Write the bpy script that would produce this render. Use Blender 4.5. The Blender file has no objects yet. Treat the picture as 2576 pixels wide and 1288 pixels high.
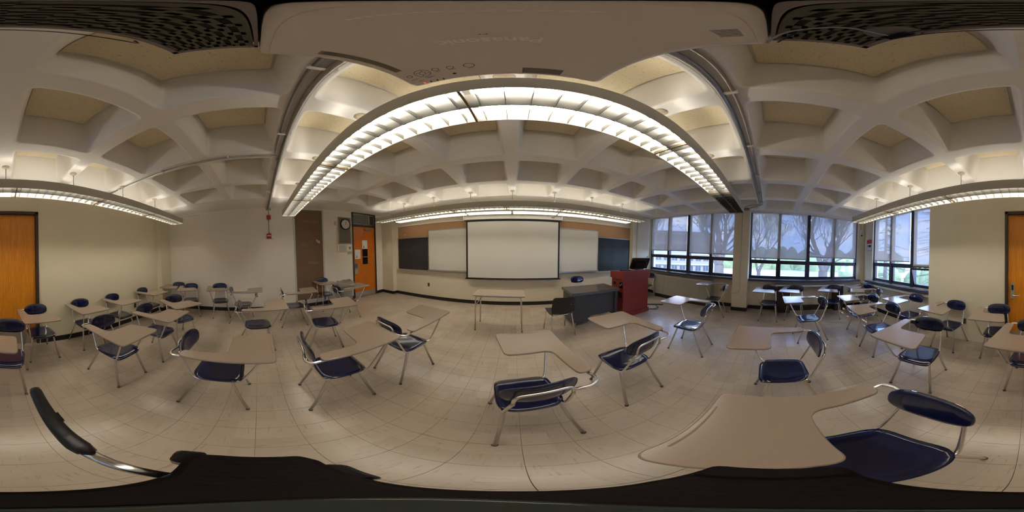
import bpy, bmesh, math, random
from mathutils import Vector, Matrix, Euler
random.seed(7)
PI = math.pi
SC = bpy.context.scene
COL = SC.collection

# ------------------------------------------------------------------ camera, world, exposure
CAM_H = 1.57
cam_d = bpy.data.cameras.new('camera')
cam = bpy.data.objects.new('camera', cam_d); COL.objects.link(cam)
cam_d.type = 'PANO'
try: cam_d.cycles.panorama_type = 'EQUIRECTANGULAR'
except Exception: cam_d.panorama_type = 'EQUIRECTANGULAR'
_r = Vector((0.999882, 0.014909, 0.003780)); _f = Vector((-0.014749, 0.999116, -0.039370)); _u = Vector((-0.004364, 0.039309, 0.999218))
cam.matrix_world = Matrix(((_r.x, _u.x, -_f.x, 0), (_r.y, _u.y, -_f.y, 0), (_r.z, _u.z, -_f.z, CAM_H), (0, 0, 0, 1)))
cam_d.clip_start = 0.01; cam_d.clip_end = 500
SC.camera = cam
SC.view_settings.view_transform = 'Standard'
SC.view_settings.look = 'None'
SC.view_settings.gamma = 1.0
SC.view_settings.use_curve_mapping = False
SC.view_settings.exposure = 1.12
try:
    SC.cycles.use_denoising = True
    SC.cycles.max_bounces = 8; SC.cycles.diffuse_bounces = 5; SC.cycles.glossy_bounces = 4
    SC.cycles.transparent_max_bounces = 16
    SC.cycles.caustics_reflective = False; SC.cycles.caustics_refractive = False
    SC.cycles.sample_clamp_indirect = 6
except Exception: pass

SKY_STRENGTH = 6.0
LAMP = 12.5
SUN = 3.0

def world():
    w = bpy.data.worlds.new('sky'); SC.world = w; w.use_nodes = True
    nt = w.node_tree; nt.nodes.clear(); N = nt.nodes.new; Lk = nt.links.new
    tc = N('ShaderNodeTexCoord'); sp = N('ShaderNodeSeparateXYZ'); Lk(tc.outputs['Generated'], sp.inputs[0])
    mr = N('ShaderNodeMapRange'); mr.inputs[1].default_value = 0.0; mr.inputs[2].default_value = 0.6
    Lk(sp.outputs['Z'], mr.inputs[0])
    cr = N('ShaderNodeValToRGB'); e = cr.color_ramp.elements
    e[0].position = 0; e[0].color = (0.36, 0.52, 0.84, 1); e[1].position = 1; e[1].color = (0.19, 0.36, 0.80, 1)
    Lk(mr.outputs[0], cr.inputs[0])
    mp = N('ShaderNodeMapping'); mp.inputs['Scale'].default_value = (3.2, 3.2, 9.0); Lk(tc.outputs['Generated'], mp.inputs[0])
    nz = N('ShaderNodeTexNoise'); nz.inputs['Scale'].default_value = 1.3; nz.inputs['Detail'].default_value = 7; nz.inputs['Roughness'].default_value = 0.6
    Lk(mp.outputs[0], nz.inputs['Vector'])
    c2 = N('ShaderNodeValToRGB'); c2.color_ramp.elements[0].position = 0.46; c2.color_ramp.elements[1].position = 0.66
    Lk(nz.outputs['Fac'], c2.inputs[0])
    mx = N('ShaderNodeMix'); mx.data_type = 'RGBA'; Lk(c2.outputs[0], mx.inputs[0]); Lk(cr.outputs[0], mx.inputs[6]); mx.inputs[7].default_value = (0.72, 0.74, 0.84, 1)
    bg = N('ShaderNodeBackground'); bg.inputs[1].default_value = SKY_STRENGTH; Lk(mx.outputs[2], bg.inputs[0])
    out = N('ShaderNodeOutputWorld'); Lk(bg.outputs[0], out.inputs[0])
world()
_s = bpy.data.lights.new('sun', 'SUN'); _s.energy = SUN; _s.angle = math.radians(1.0); _s.color = (1.0, 0.95, 0.86)
sun = bpy.data.objects.new('sun', _s); COL.objects.link(sun); sun.rotation_euler = (math.radians(38), math.radians(-8), math.radians(-20)); sun.location = (0, 0, 30)

# ------------------------------------------------------------------ materials
def _nt(name):
    m = bpy.data.materials.new(name); m.use_nodes = True
    return m, m.node_tree, m.node_tree.nodes['Principled BSDF']
def mat(name, col, rough=0.5, metal=0.0, noise=0.0, nscale=20, bump=0.0, coat=0.0, spec=0.5, stretch=None, bscale=None):
    m, nt, b = _nt(name)
    b.inputs['Base Color'].default_value = (*col, 1); b.inputs['Roughness'].default_value = rough
    b.inputs['Metallic'].default_value = metal; b.inputs['Specular IOR Level'].default_value = spec
    if coat: b.inputs['Coat Weight'].default_value = coat; b.inputs['Coat Roughness'].default_value = 0.06
    if noise or bump:
        tc = nt.nodes.new('ShaderNodeTexCoord'); nz = nt.nodes.new('ShaderNodeTexNoise'); nz.inputs['Scale'].default_value = nscale; nz.inputs['Detail'].default_value = 5
        src = tc.outputs['Object']
        if stretch:
            mp = nt.nodes.new('ShaderNodeMapping'); mp.inputs['Scale'].default_value = stretch; nt.links.new(src, mp.inputs[0]); src = mp.outputs[0]
        nt.links.new(src, nz.inputs['Vector'])
        if noise:
            mx = nt.nodes.new('ShaderNodeMix'); mx.data_type = 'RGBA'
            mx.inputs[6].default_value = (*[c * (1 - noise) for c in col], 1); mx.inputs[7].default_value = (*[min(1, c * (1 + noise)) for c in col], 1)
            nt.links.new(nz.outputs['Fac'], mx.inputs[0]); nt.links.new(mx.outputs[2], b.inputs['Base Color'])
        if bump:
            n2 = nz
            if bscale:
                n2 = nt.nodes.new('ShaderNodeTexNoise'); n2.inputs['Scale'].default_value = bscale; nt.links.new(src, n2.inputs['Vector'])
            bp = nt.nodes.new('ShaderNodeBump'); bp.inputs['Strength'].default_value = bump; bp.inputs['Distance'].default_value = 0.004
            nt.links.new(n2.outputs['Fac'], bp.inputs['Height']); nt.links.new(bp.outputs[0], b.inputs['Normal'])
    return m
def emis(name, col, s):
    m, nt, b = _nt(name); b.inputs['Base Color'].default_value = (*col, 1)
    b.inputs['Emission Color'].default_value = (*col, 1); b.inputs['Emission Strength'].default_value = s
    return m
def wood_mat(name, c1, c2, rough=0.35, scale=(14, 14, 1.2), coat=0.2):
    m, nt, b = _nt(name); L = nt.links.new
    tc = nt.nodes.new('ShaderNodeTexCoord'); mp = nt.nodes.new('ShaderNodeMapping'); mp.inputs['Scale'].default_value = scale
    nz = nt.nodes.new('ShaderNodeTexNoise'); nz.inputs['Scale'].default_value = 3; nz.inputs['Detail'].default_value = 8; nz.inputs['Distortion'].default_value = 1.6
    L(tc.outputs['Object'], mp.inputs[0]); L(mp.outputs[0], nz.inputs['Vector'])
    cr = nt.nodes.new('ShaderNodeValToRGB'); cr.color_ramp.elements[0].position = 0.32; cr.color_ramp.elements[1].position = 0.68
    cr.color_ramp.elements[0].color = (*c1, 1); cr.color_ramp.elements[1].color = (*c2, 1)
    L(nz.outputs['Fac'], cr.inputs[0]); L(cr.outputs[0], b.inputs['Base Color']); b.inputs['Roughness'].default_value = rough
    b.inputs['Coat Weight'].default_value = coat; b.inputs['Coat Roughness'].default_value = 0.15
    return m
def floor_mat():
    m, nt, b = _nt('floor_tile'); L = nt.links.new; N = nt.nodes.new
    geo = N('ShaderNodeNewGeometry'); 
    sub = N('ShaderNodeVectorMath'); sub.operation = 'ADD'; sub.inputs[1].default_value = (100.4205 - 0.1143 + 0.1143, 100.99, 0); L(geo.outputs['Position'], sub.inputs[0])
    dv = N('ShaderNodeVectorMath'); dv.operation = 'SCALE'; dv.inputs['Scale'].default_value = 1 / 0.2286; L(sub.outputs[0], dv.inputs[0])
    fl = N('ShaderNodeVectorMath'); fl.operation = 'FLOOR'; L(dv.outputs[0], fl.inputs[0])
    flat = N('ShaderNodeVectorMath'); flat.operation = 'MULTIPLY'; flat.inputs[1].default_value = (1, 1, 0); L(fl.outputs[0], flat.inputs[0])
    wn = N('ShaderNodeTexWhiteNoise'); L(flat.outputs[0], wn.inputs['Vector'])
    # streaks whose direction alternates from tile to tile
    mpa = N('ShaderNodeMapping'); mpa.inputs['Scale'].default_value = (90, 9, 1); L(geo.outputs['Position'], mpa.inputs[0])
    mpb = N('ShaderNodeMapping'); mpb.inputs['Scale'].default_value = (9, 90, 1); L(geo.outputs['Position'], mpb.inputs[0])
    mxv = N('ShaderNodeMix'); mxv.data_type = 'VECTOR'; gt = N('ShaderNodeMath'); gt.operation = 'GREATER_THAN'; gt.inputs[1].default_value = 0.5
    L(wn.outputs['Value'], gt.inputs[0]); L(gt.outputs[0], mxv.inputs[0]); L(mpa.outputs[0], mxv.inputs[4]); L(mpb.outputs[0], mxv.inputs[5])
    nz = N('ShaderNodeTexNoise'); nz.inputs['Scale'].default_value = 1.0; nz.inputs['Detail'].default_value = 4; L(mxv.outputs[1], nz.inputs['Vector'])
    cr = N('ShaderNodeValToRGB'); cr.color_ramp.elements[0].position = 0.27; cr.color_ramp.elements[0].color = (0.33, 0.25, 0.175, 1)
    cr.color_ramp.elements[1].position = 0.40; cr.color_ramp.elements[1].color = (0.455, 0.375, 0.29, 1); L(nz.outputs['Fac'], cr.inputs[0])
    big = N('ShaderNodeTexNoise'); big.inputs['Scale'].default_value = 1.1; big.inputs['Detail'].default_value = 3; L(geo.outputs['Position'], big.inputs['Vector'])
    hs = N('ShaderNodeMapRange'); hs.inputs[3].default_value = 0.93; hs.inputs[4].default_value = 1.06; L(wn.outputs['Value'], hs.inputs[0])
    h2 = N('ShaderNodeMapRange'); h2.inputs[1].default_value = 0.3; h2.inputs[2].default_value = 0.7; h2.inputs[3].default_value = 0.9; h2.inputs[4].default_value = 1.06; L(big.outputs['Fac'], h2.inputs[0])
    mm = N('ShaderNodeMath'); mm.operation = 'MULTIPLY'; L(hs.outputs[0], mm.inputs[0]); L(h2.outputs[0], mm.inputs[1])
    mx = N('ShaderNodeVectorMath'); mx.operation = 'SCALE'; L(cr.outputs[0], mx.inputs[0]); L(mm.outputs[0], mx.inputs['Scale'])
    L(mx.outputs[0], b.inputs['Base Color'])
    rr = N('ShaderNodeMapRange'); rr.inputs[3].default_value = 0.20; rr.inputs[4].default_value = 0.27; L(big.outputs['Fac'], rr.inputs[0]); L(rr.outputs[0], b.inputs['Roughness'])
    b.inputs['Specular IOR Level'].default_value = 0.45
    return m
def acoustic_mat():
    m, nt, b = _nt('acoustic_tile'); L = nt.links.new; N = nt.nodes.new
    tc = N('ShaderNodeTexCoord'); mp = N('ShaderNodeMapping'); mp.inputs['Scale'].default_value = (45, 150, 1); L(tc.outputs['Object'], mp.inputs[0])
    nz = N('ShaderNodeTexNoise'); nz.inputs['Scale'].default_value = 1; nz.inputs['Detail'].default_value = 3; nz.inputs['Distortion'].default_value = 0.8; L(mp.outputs[0], nz.inputs['Vector'])
    cr = N('ShaderNodeValToRGB'); cr.color_ramp.elements[0].position = 0.32; cr.color_ramp.elements[0].color = (0.55, 0.46, 0.31, 1)
    cr.color_ramp.elements[1].position = 0.38; cr.color_ramp.elements[1].color = (0.90, 0.80, 0.58, 1); L(nz.outputs['Fac'], cr.inputs[0]); L(cr.outputs[0], b.inputs['Base Color'])
    b.inputs['Roughness'].default_value = 0.9
    return m
def blind_mat():
    m = bpy.data.materials.new('blind_mesh'); m.use_nodes = True; nt = m.node_tree; nt.nodes.clear(); N = nt.nodes.new; L = nt.links.new
    tr = N('ShaderNodeBsdfTransparent'); tr.inputs[0].default_value = (0.95, 0.96, 1, 1)
    df = N('ShaderNodeBsdfDiffuse'); df.inputs[0].default_value = (0.50, 0.47, 0.43, 1)
    tl = N('ShaderNodeBsdfTranslucent'); tl.inputs[0].default_value = (0.13, 0.125, 0.115, 1)
    a = N('ShaderNodeAddShader'); L(df.outputs[0], a.inputs[0]); L(tl.outputs[0], a.inputs[1])
    mx = N('ShaderNodeMixShader'); mx.inputs[0].default_value = 0.75; L(tr.outputs[0], mx.inputs[1]); L(a.outputs[0], mx.inputs[2])
    o = N('ShaderNodeOutputMaterial'); L(mx.outputs[0], o.inputs[0])
    return m
def glass_mat():
    m = bpy.data.materials.new('window_glass'); m.use_nodes = True; nt = m.node_tree; nt.nodes.clear(); N = nt.nodes.new; L = nt.links.new
    tr = N('ShaderNodeBsdfTransparent'); tr.inputs[0].default_value = (0.93, 0.96, 1.0, 1); gl = N('ShaderNodeBsdfGlossy'); gl.inputs['Roughness'].default_value = 0.02
    mx = N('ShaderNodeMixShader'); mx.inputs[0].default_value = 0.06; L(tr.outputs[0], mx.inputs[1]); L(gl.outputs[0], mx.inputs[2])
    o = N('ShaderNodeOutputMaterial'); L(mx.outputs[0], o.inputs[0])
    return m

WALL = mat('wall_paint', (0.76, 0.69, 0.515), 0.55, noise=0.03, nscale=3, bump=0.15, bscale=160)
WALL_DAYLIT = mat('wall_paint_daylit', (0.86, 0.795, 0.69), 0.5, noise=0.03, nscale=3, bump=0.15, bscale=160)  # left wall: window daylight painted in as a lighter, pinker wall colour
CEIL = mat('ceiling_paint', (0.88, 0.855, 0.81), 0.6, noise=0.03, nscale=4, bump=0.12, bscale=90)
FLOOR = floor_mat()
GROUT = mat('floor_joint', (0.13, 0.095, 0.06), 0.9)
ACOUS = acoustic_mat()
BASE = mat('black_rubber_base', (0.012, 0.009, 0.008), 0.45)
NAVY = mat('navy_plastic', (0.005, 0.008, 0.042), 0.13, coat=0.5, noise=0.15, nscale=6)
CHROME = mat('chrome', (0.82, 0.80, 0.76), 0.2, 1.0, noise=0.06, nscale=9)
DULLCH = mat('worn_chrome', (0.70, 0.66, 0.60), 0.34, 1.0, noise=0.12, nscale=14)
TAB = mat('tan_laminate', (0.31, 0.235, 0.178), 0.2, noise=0.06, nscale=260, spec=0.6)
TABE = mat('tan_edge', (0.33, 0.25, 0.19), 0.35)
GROOVE = mat('groove', (0.2, 0.13, 0.09), 0.5)
BLACKP = mat('black_plastic', (0.012, 0.010, 0.010), 0.38, bump=0.2, nscale=120)
DARKP = mat('tripod_plastic', (0.006, 0.003, 0.003), 0.55, spec=0.12)
BLACKG = mat('black_gloss', (0.01, 0.01, 0.012), 0.15)
BROWNF = mat('bronze_frame', (0.045, 0.032, 0.022), 0.45)
WFRAME = mat('dark_window_frame', (0.018, 0.016, 0.028), 0.4)
SILL = mat('grey_slate_sill', (0.06, 0.065, 0.075), 0.25, noise=0.2, nscale=14)
OAK = wood_mat('orange_oak', (0.60, 0.19, 0.006), (0.80, 0.30, 0.014), scale=(16, 16, 0.9))
OAK2 = wood_mat('orange_oak_front', (0.58, 0.145, 0.005), (0.72, 0.20, 0.008), scale=(10, 10, 0.8))
CHERRY = wood_mat('cherry_laminate', (0.21, 0.022, 0.016), (0.30, 0.038, 0.028), scale=(12, 12, 0.8))
CORK = mat('cork', (0.42, 0.235, 0.11), 0.85, noise=0.12, nscale=160, bump=0.2)
BROWNB = mat('brown_hardboard', (0.20, 0.12, 0.065), 0.7, noise=0.12, nscale=2.5)
SLATE = mat('blackboard', (0.035, 0.033, 0.036), 0.42, noise=0.35, nscale=3)
WBOARD = mat('whiteboard', (0.62, 0.60, 0.52), 0.3)
SCREENF = mat('projection_fabric', (0.68, 0.65, 0.57), 0.8)
ALUM = mat('aluminium', (0.55, 0.54, 0.52), 0.35, 0.8)
WHITEM = mat('white_metal', (0.72, 0.70, 0.63), 0.4)
FIXT = mat('fixture_enamel', (0.50, 0.47, 0.38), 0.45)
LOUV = mat('louver_enamel', (0.088, 0.084, 0.072), 0.5)
TUBE = emis('lamp_tube', (1.0, 0.93, 0.82), LAMP)
TUBEOFF = mat('lamp_tube_off', (0.8, 0.78, 0.72), 0.3)
LENS = emis('lamp_lens', (1.0, 0.93, 0.82), 1.0)
GREYST = mat('grey_steel', (0.055, 0.055, 0.058), 0.42, noise=0.15, nscale=40)
DESKTOP = mat('desk_linoleum', (0.075, 0.058, 0.047), 0.3)
RADM = mat('radiator_enamel', (0.38, 0.36, 0.29), 0.5, noise=0.06, nscale=5)
TANTOP = mat('folding_table_top', (0.40, 0.31, 0.24), 0.45)
GREYPL = mat('grey_bin_plastic', (0.30, 0.29, 0.27), 0.5)
RED = mat('alarm_red', (0.42, 0.012, 0.015), 0.35)
WHITE = mat('white_paper', (0.78, 0.76, 0.74), 0.7)
PROJ = mat('projector_shell', (0.80, 0.75, 0.68), 0.4, bump=0.15, nscale=300)
LETTER = mat('pale_lettering', (0.98, 0.95, 0.88), 0.4)
PRINT = mat('dark_print', (0.13, 0.12, 0.105), 0.6)
OLIVE = mat('shelf_metal', (0.12, 0.115, 0.09), 0.4, 0.3)
CREAMT = mat('cream_trim', (.62,.57,.43), .45)
PIPE = mat('conduit', (0.33, 0.31, 0.29), 0.35, 0.7)
BLIND = blind_mat(); GLASS = glass_mat()
TRANSOM = mat('frosted_glass', (0.16, 0.165, 0.14), 0.2)
DKWOOD = mat('dark_brown_panel', (0.035, 0.018, 0.014), 0.35)
WHTOP = mat('white_table_top', (0.60, 0.62, 0.66), 0.22)
BARK = mat('bark', (0.11, 0.093, 0.08), 0.9, noise=0.3, nscale=8)
LEAF = mat('young_leaf', (0.16, 0.22, 0.07), 0.6, noise=0.3, nscale=3)
HEDGE = mat('hedge_green', (0.16, 0.20, 0.09), 0.8, noise=0.35, nscale=1.5)
PINE = mat('pine_needles', (0.07, 0.11, 0.055), 0.8, noise=0.3, nscale=2)
ASPH = mat('parking_lot', (0.21, 0.21, 0.22), 0.85, noise=0.12, nscale=0.5)
CONC = mat('pale_concrete', (0.20, 0.19, 0.17), 0.8, noise=0.08, nscale=1)
PANE = mat('office_pane', (0.05, 0.06, 0.07), 0.25)
BANDM = mat('pale_band', (0.26, 0.25, 0.23), 0.7)

# ------------------------------------------------------------------ mesh helpers
class MB:
    def __init__(s): s.v = []; s.f = []; s.sm = []
    def add(s, vs, fs, smooth=False):
        o = len(s.v); s.v += [tuple(v) for v in vs]; s.f += [tuple(i + o for i in f) for f in fs]; s.sm += [smooth] * len(fs)
        return s
    def box(s, a, b, M=None):
        x0, y0, z0 = a; x1, y1, z1 = b
        vs = [(x0,y0,z0),(x1,y0,z0),(x1,y1,z0),(x0,y1,z0),(x0,y0,z1),(x1,y0,z1),(x1,y1,z1),(x0,y1,z1)]
        if M is not None: vs = [tuple(M @ Vector(v)) for v in vs]
        return s.add(vs, [(0,3,2,1),(4,5,6,7),(0,1,5,4),(1,2,6,5),(2,3,7,6),(3,0,4,7)])
    def prism(s, pts, z0, z1, M=None, smooth=False, bev=0.0):
        n = len(pts)
        if bev:
            cx = sum(p[0] for p in pts) / n; cy = sum(p[1] for p in pts) / n
            inn = inset(pts, bev)
            rings = [(inn, z0), (pts, z0 + bev), (pts, z1 - bev), (inn, z1)]
        else: rings = [(pts, z0), (pts, z1)]
        vs = []; 
        for r, z in rings: vs += [(p[0], p[1], z) for p in r]
        if M is not None: vs = [tuple(M @ Vector(v)) for v in vs]
        k = len(rings); side = []
        for j in range(k - 1):
            for i in range(n): side.append((j*n+i, j*n+(i+1) % n, (j+1)*n+(i+1) % n, (j+1)*n+i))
        o = len(s.v); s.add(vs, side, smooth); s.f += [tuple(o + i for i in range(n-1, -1, -1)), tuple(o + (k-1)*n + i for i in range(n))]; s.sm += [False, False]
        return s
    def tube(s, pts, r, n=8, closed=False, caps=True, flat=1.0):
        P = [Vector(p) for p in pts]; m = len(P); T = []
        for i in range(m):
            a = P[(i-1) % m] if (closed or i > 0) else P[i]; b = P[(i+1) % m] if (closed or i < m-1) else P[i]
            T.append((b - a).normalized())
        up = Vector((0, 0, 1)) if abs(T[0].z) < 0.9 else Vector((1, 0, 0))
        nrm = (up - T[0] * up.dot(T[0])).normalized(); vs = []
        for i in range(m):
            if i: nrm = (nrm - T[i] * nrm.dot(T[i])).normalized()
            bi = T[i].cross(nrm); rr = r[i] if isinstance(r, (list, tuple)) else r
            for k in range(n):
                a = 2 * PI * k / n; vs.append(tuple(P[i] + nrm * (math.cos(a) * rr) + bi * (math.sin(a) * rr * flat)))
        fs = []
        for i in range(m if closed else m - 1):
            j = (i + 1) % m
            for k in range(n): fs.append((i*n+k, i*n+(k+1) % n, j*n+(k+1) % n, j*n+k))
        o = len(s.v); s.add(vs, fs, True)
        if caps and not closed:
            s.f += [tuple(o + k for k in range(n-1, -1, -1)), tuple(o + (m-1)*n + k for k in range(n))]; s.sm += [False, False]
        return s
    def lathe(s, prof, n=24, c=(0, 0), M=None):
        vs = []; fs = []; m = len(prof)
        for r, z in prof:
            for k in range(n):
                a = 2 * PI * k / n; vs.append((c[0] + r * math.cos(a), c[1] + r * math.sin(a), z))
        if M is not None: vs = [tuple(M @ Vector(v)) for v in vs]
        for j in range(m - 1):
            for k in range(n): fs.append((j*n+k, j*n+(k+1) % n, (j+1)*n+(k+1) % n, (j+1)*n+k))
        o = len(s.v); s.add(vs, fs, True)
        s.f += [tuple(o + k for k in range(n-1, -1, -1)), tuple(o + (m-1)*n + k for k in range(n))]; s.sm += [False, False]
        return s
    def mesh(s, name, m):
        me = bpy.data.meshes.new(name); me.from_pydata(s.v, [], s.f); me.update()
        me.polygons.foreach_set('use_smooth', s.sm)
        if m is not None: me.materials.append(m)
        return me
def inset(pts, d):
    n = len(pts); out = []
    A = sum(pts[i][0]*pts[(i+1) % n][1] - pts[(i+1) % n][0]*pts[i][1] for i in range(n)); sg = 1 if A > 0 else -1
    for i in range(n):
        p = Vector(pts[i-1]); q = Vector(pts[i]); r = Vector(pts[(i+1) % n])
        e1 = (q - p).normalized(); e2 = (r - q).normalized(); n1 = Vector((-e1.y, e1.x)) * sg; n2 = Vector((-e2.y, e2.x)) * sg
        h = (n1 + n2); h = h.normalized() if h.length > 1e-6 else n1
        out.append(tuple(q + h * (d / max(0.4, h.dot(n1)))))
    return out
def rounded(corners, seg=5):
    """corners: (x, y, r) -> outline with filleted corners"""
    out = []; n = len(corners)
    for i in range(n):
        p = Vector(corners[i-1][:2]); q = Vector(corners[i][:2]); r = Vector(corners[(i+1) % n][:2]); rad = corners[i][2]
        if rad <= 0: out.append(tuple(q)); continue
        e1 = (p - q); e2 = (r - q); l1 = e1.length; l2 = e2.length; e1.normalize(); e2.normalize()
        ang = e1.angle(e2); t = min(rad / math.tan(ang / 2), l1 * 0.49, l2 * 0.49)
        a = q + e1 * t; b = q + e2 * t
        for k in range(seg + 1):
            u = k / seg; out.append(tuple(a * (1-u)**2 + q * 2*u*(1-u) + b * u*u))
    return out
def path(pts, rad, seg=5):
    """3-d polyline with filleted corners"""
    P = [Vector(p) for p in pts]; out = [P[0]]
    for i in range(1, len(P) - 1):
        e1 = P[i-1] - P[i]; e2 = P[i+1] - P[i]; t = min(rad, e1.length * 0.48, e2.length * 0.48)
        a = P[i] + e1.normalized() * t; b = P[i] + e2.normalized() * t
        for k in range(seg + 1):
            u = k / seg; out.append(a * (1-u)**2 + P[i] * 2*u*(1-u) + b * u*u)
    out.append(P[-1]); return out
def link(name, me, parent=None, loc=None, rot=None):
    o = bpy.data.objects.new(name, me); COL.objects.link(o)
    if parent is not None: o.parent = parent
    if loc is not None: o.location = loc
    if rot is not None: o.rotation_euler = rot
    return o
def part(name, mb, m, parent=None, loc=None, rot=None, label=None):
    o = link(name, mb.mesh(name, m), parent, loc, rot)
    if label: o['label'] = label
    return o
def struct(name, mb, m, **k):
    o = part(name, mb, m, **k); o['kind'] = 'structure'; return o
def tag(o, label, cat, group=None, kind=None):
    o['label'] = label; o['category'] = cat
    if group: o['group'] = group
    if kind: o['kind'] = kind
    return o
def thing(name, label, cat, loc=(0, 0, 0), rz=0.0, group=None):
    o = bpy.data.objects.new(name, None); COL.objects.link(o); o.location = loc; o.rotation_euler = (0, 0, rz); o.empty_display_size = 0.1
    return tag(o, label, cat, group)
def kids(o): return list(o.children)
def dup(root, loc, rz, label, group=None):
    r = root.copy(); COL.objects.link(r); r.location = loc; r.rotation_euler = (0, 0, rz); r['label'] = label
    if group: r['group'] = group
    for ch in kids(root):
        c = ch.copy(); COL.objects.link(c); c.parent = r
        for g in kids(ch):
            d = g.copy(); COL.objects.link(d); d.parent = c
    return r
def textobj(name, s, size, m, parent, loc, rot, ext=0.0006, bold=0.0, spacing=1.0, sx=1.0):
    cu = bpy.data.curves.new(name, 'FONT'); cu.body = s; cu.size = size; cu.extrude = ext; cu.offset = bold; cu.align_x = 'CENTER'; cu.align_y = 'CENTER'; cu.space_character = spacing
    cu.resolution_u = 3
    tmp = bpy.data.objects.new('tmp', cu); COL.objects.link(tmp)
    dg = bpy.context.evaluated_depsgraph_get(); me = bpy.data.meshes.new_from_object(tmp.evaluated_get(dg)); bpy.data.objects.remove(tmp)
    me.materials.clear(); me.materials.append(m)
    o = link(name, me, parent, loc, rot); o.scale = (sx, 1, 1)
    return o

# ------------------------------------------------------------------ room dimensions
XL, XR, YF, YB = -4.47, 4.70, 4.43, -2.84
YBR = -3.03; XBR = 1.93; ZC = 2.90

# ---- floor with single tiles
P9 = 0.2286; GX, GY = -0.4205, -0.99
_b = MB().box((XL - 0.2, YBR - 0.25, -0.12), (XR + 0.25, YF + 0.2, -0.0035)); floor = struct('floor', _b, GROUT)
def tile_mb(cx=0, cy=0, mb=None, h=P9/2 - 0.0007):
    mb = mb or MB(); c = 0.0006
    vs = [(cx-h, cy-h, -0.0034), (cx+h, cy-h, -0.0034), (cx+h, cy+h, -0.0034), (cx-h, cy+h, -0.0034), (cx-h, cy-h, -c), (cx+h, cy-h, -c), (cx+h, cy+h, -c), (cx-h, cy+h, -c),
          (cx-h+c, cy-h+c, 0), (cx+h-c, cy-h+c, 0), (cx+h-c, cy+h-c, 0), (cx-h+c, cy+h-c, 0)]
    return mb.add(vs, [(0,1,5,4),(1,2,6,5),(2,3,7,6),(3,0,4,7),(4,5,9,8),(5,6,10,9),(6,7,11,10),(7,4,8,11),(8,9,10,11)])
_tm = tile_mb().mesh('tile', FLOOR); cells = []
for i in range(-20, 24):
    for j in range(-12, 26):
        cx = GX + (i + 0.5) * P9; cy = GY + (j + 0.5) * P9
        if XL - 0.1 < cx < XR + 0.12 and YBR - 0.12 < cy < YF + 0.12: cells.append((math.hypot(cx, cy), cx, cy))
cells.sort()
for k, (r, cx, cy) in enumerate(cells[:290]): link('tile', _tm, floor, (cx, cy, 0))
_rest = MB()
for r, cx, cy in cells[290:]: tile_mb(cx, cy, _rest)
_o = part('tile_field', _rest, FLOOR, floor); _o['kind'] = 'stuff'

# ---- walls
def wbox(name, *boxes, m=WALL):
    mb = MB()
    for a, b in boxes: mb.box(a, b)
    return struct(name, mb, m)
T = 0.16; ZT = 3.5
wall_left = wbox('wall_left', ((XL - T, YB - T, 0), (XL, 2.915, ZT)), ((XL - T, 3.925, 0), (XL, YF, ZT)), ((XL - T, 2.915, 2.91), (XL, 3.925, ZT)), m=WALL_DAYLIT)
wall_front = wbox('wall_front', ((XL - T, YF, 0), (XR + 0.3, YF + T, ZT)))
wall_back = wbox('wall_back', ((XL, YB - T, 0), (-0.64, YB, ZT)), ((0.376, YB - T, 0), (XBR, YB, ZT)), ((-0.64, YB - T, 2.49), (0.376, YB, ZT)), ((XBR - 0.16, YBR - 0.25, 0), (XBR, YB - T, ZT)))
wall_back_window = wbox('wall_back_window', ((XBR, YBR - 0.25, 0), (XR + 0.3, YBR, 0.90)), ((4.20, YBR - 0.25, 0.90), (XR + 0.3, YBR, ZT)), ((XBR, YBR - 0.25, 2.90), (4.20, YBR, ZT)))
wall_right = wbox('wall_right', ((XR, YBR, 0), (XR + 0.3, YF, 0.88)), ((XR, YBR, 0.88), (XR + 0.3, -2.73, ZT)), ((XR, 0.60, 0.88), (XR + 0.3, 1.02, ZT)),
                  ((XR, 4.24, 0.88), (XR + 0.3, YF, ZT)), ((XR, -2.73, 2.96), (XR + 0.3, 0.6, ZT)), ((XR, 1.02, 2.96), (XR + 0.3, 4.24, ZT)))
for nm, a, b in (('wall_left_rear_column', (XL, YB, 0), (-3.95, -2.68, ZC)), ('wall_left_front_column', (XL, 4.24, 0), (-3.93, YF, ZC)),
                 ('wall_right_front_column', (3.80, 4.30, 0), (XR, YF, ZC)), ('wall_right_pillar', (4.38, 0.60, 0), (XR, 1.02, ZC))):
    struct(nm, MB().box(a, b), WALL)
# ---- baseboards
def bboard(name, *segs):
    mb = MB(); h = 0.105; t = 0.012
    for (x0, y0, x1, y1) in segs: mb.box((min(x0, x1) - (t if x0 == x1 else 0), min(y0, y1) - (t if y0 == y1 else 0), 0), (max(x0, x1) + (t if x0 == x1 else 0), max(y0, y1) + (t if y0 == y1 else 0), h))
    return struct(name, mb, BASE)
bboard('baseboard_left', (XL, -2.66, XL, 2.90), (XL, 3.94, XL, 4.24), (XL, -2.68, -3.95, -2.68), (-3.95, -2.84, -3.95, -2.68), (XL, 4.24, -3.93, 4.24), (-3.93, 4.24, -3.93, YF))
bboard('baseboard_front', (-3.93, YF, 3.80, YF), (3.80, 4.30, XR, 4.30), (3.80, 4.30, 3.80, YF))
bboard('baseboard_back', (-3.95, YB, -0.66, YB))
bboard('baseboard_right', (XR, -3.0, XR, 0.6), (XR, 1.02, XR, 1.65), (XR, 3.8, XR, 4.3), (4.38, 0.60, 4.38, 1.02), (4.38, 0.60, XR, 0.60), (4.38, 1.02, XR, 1.02), (XBR, YBR, XR, YBR))

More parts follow.
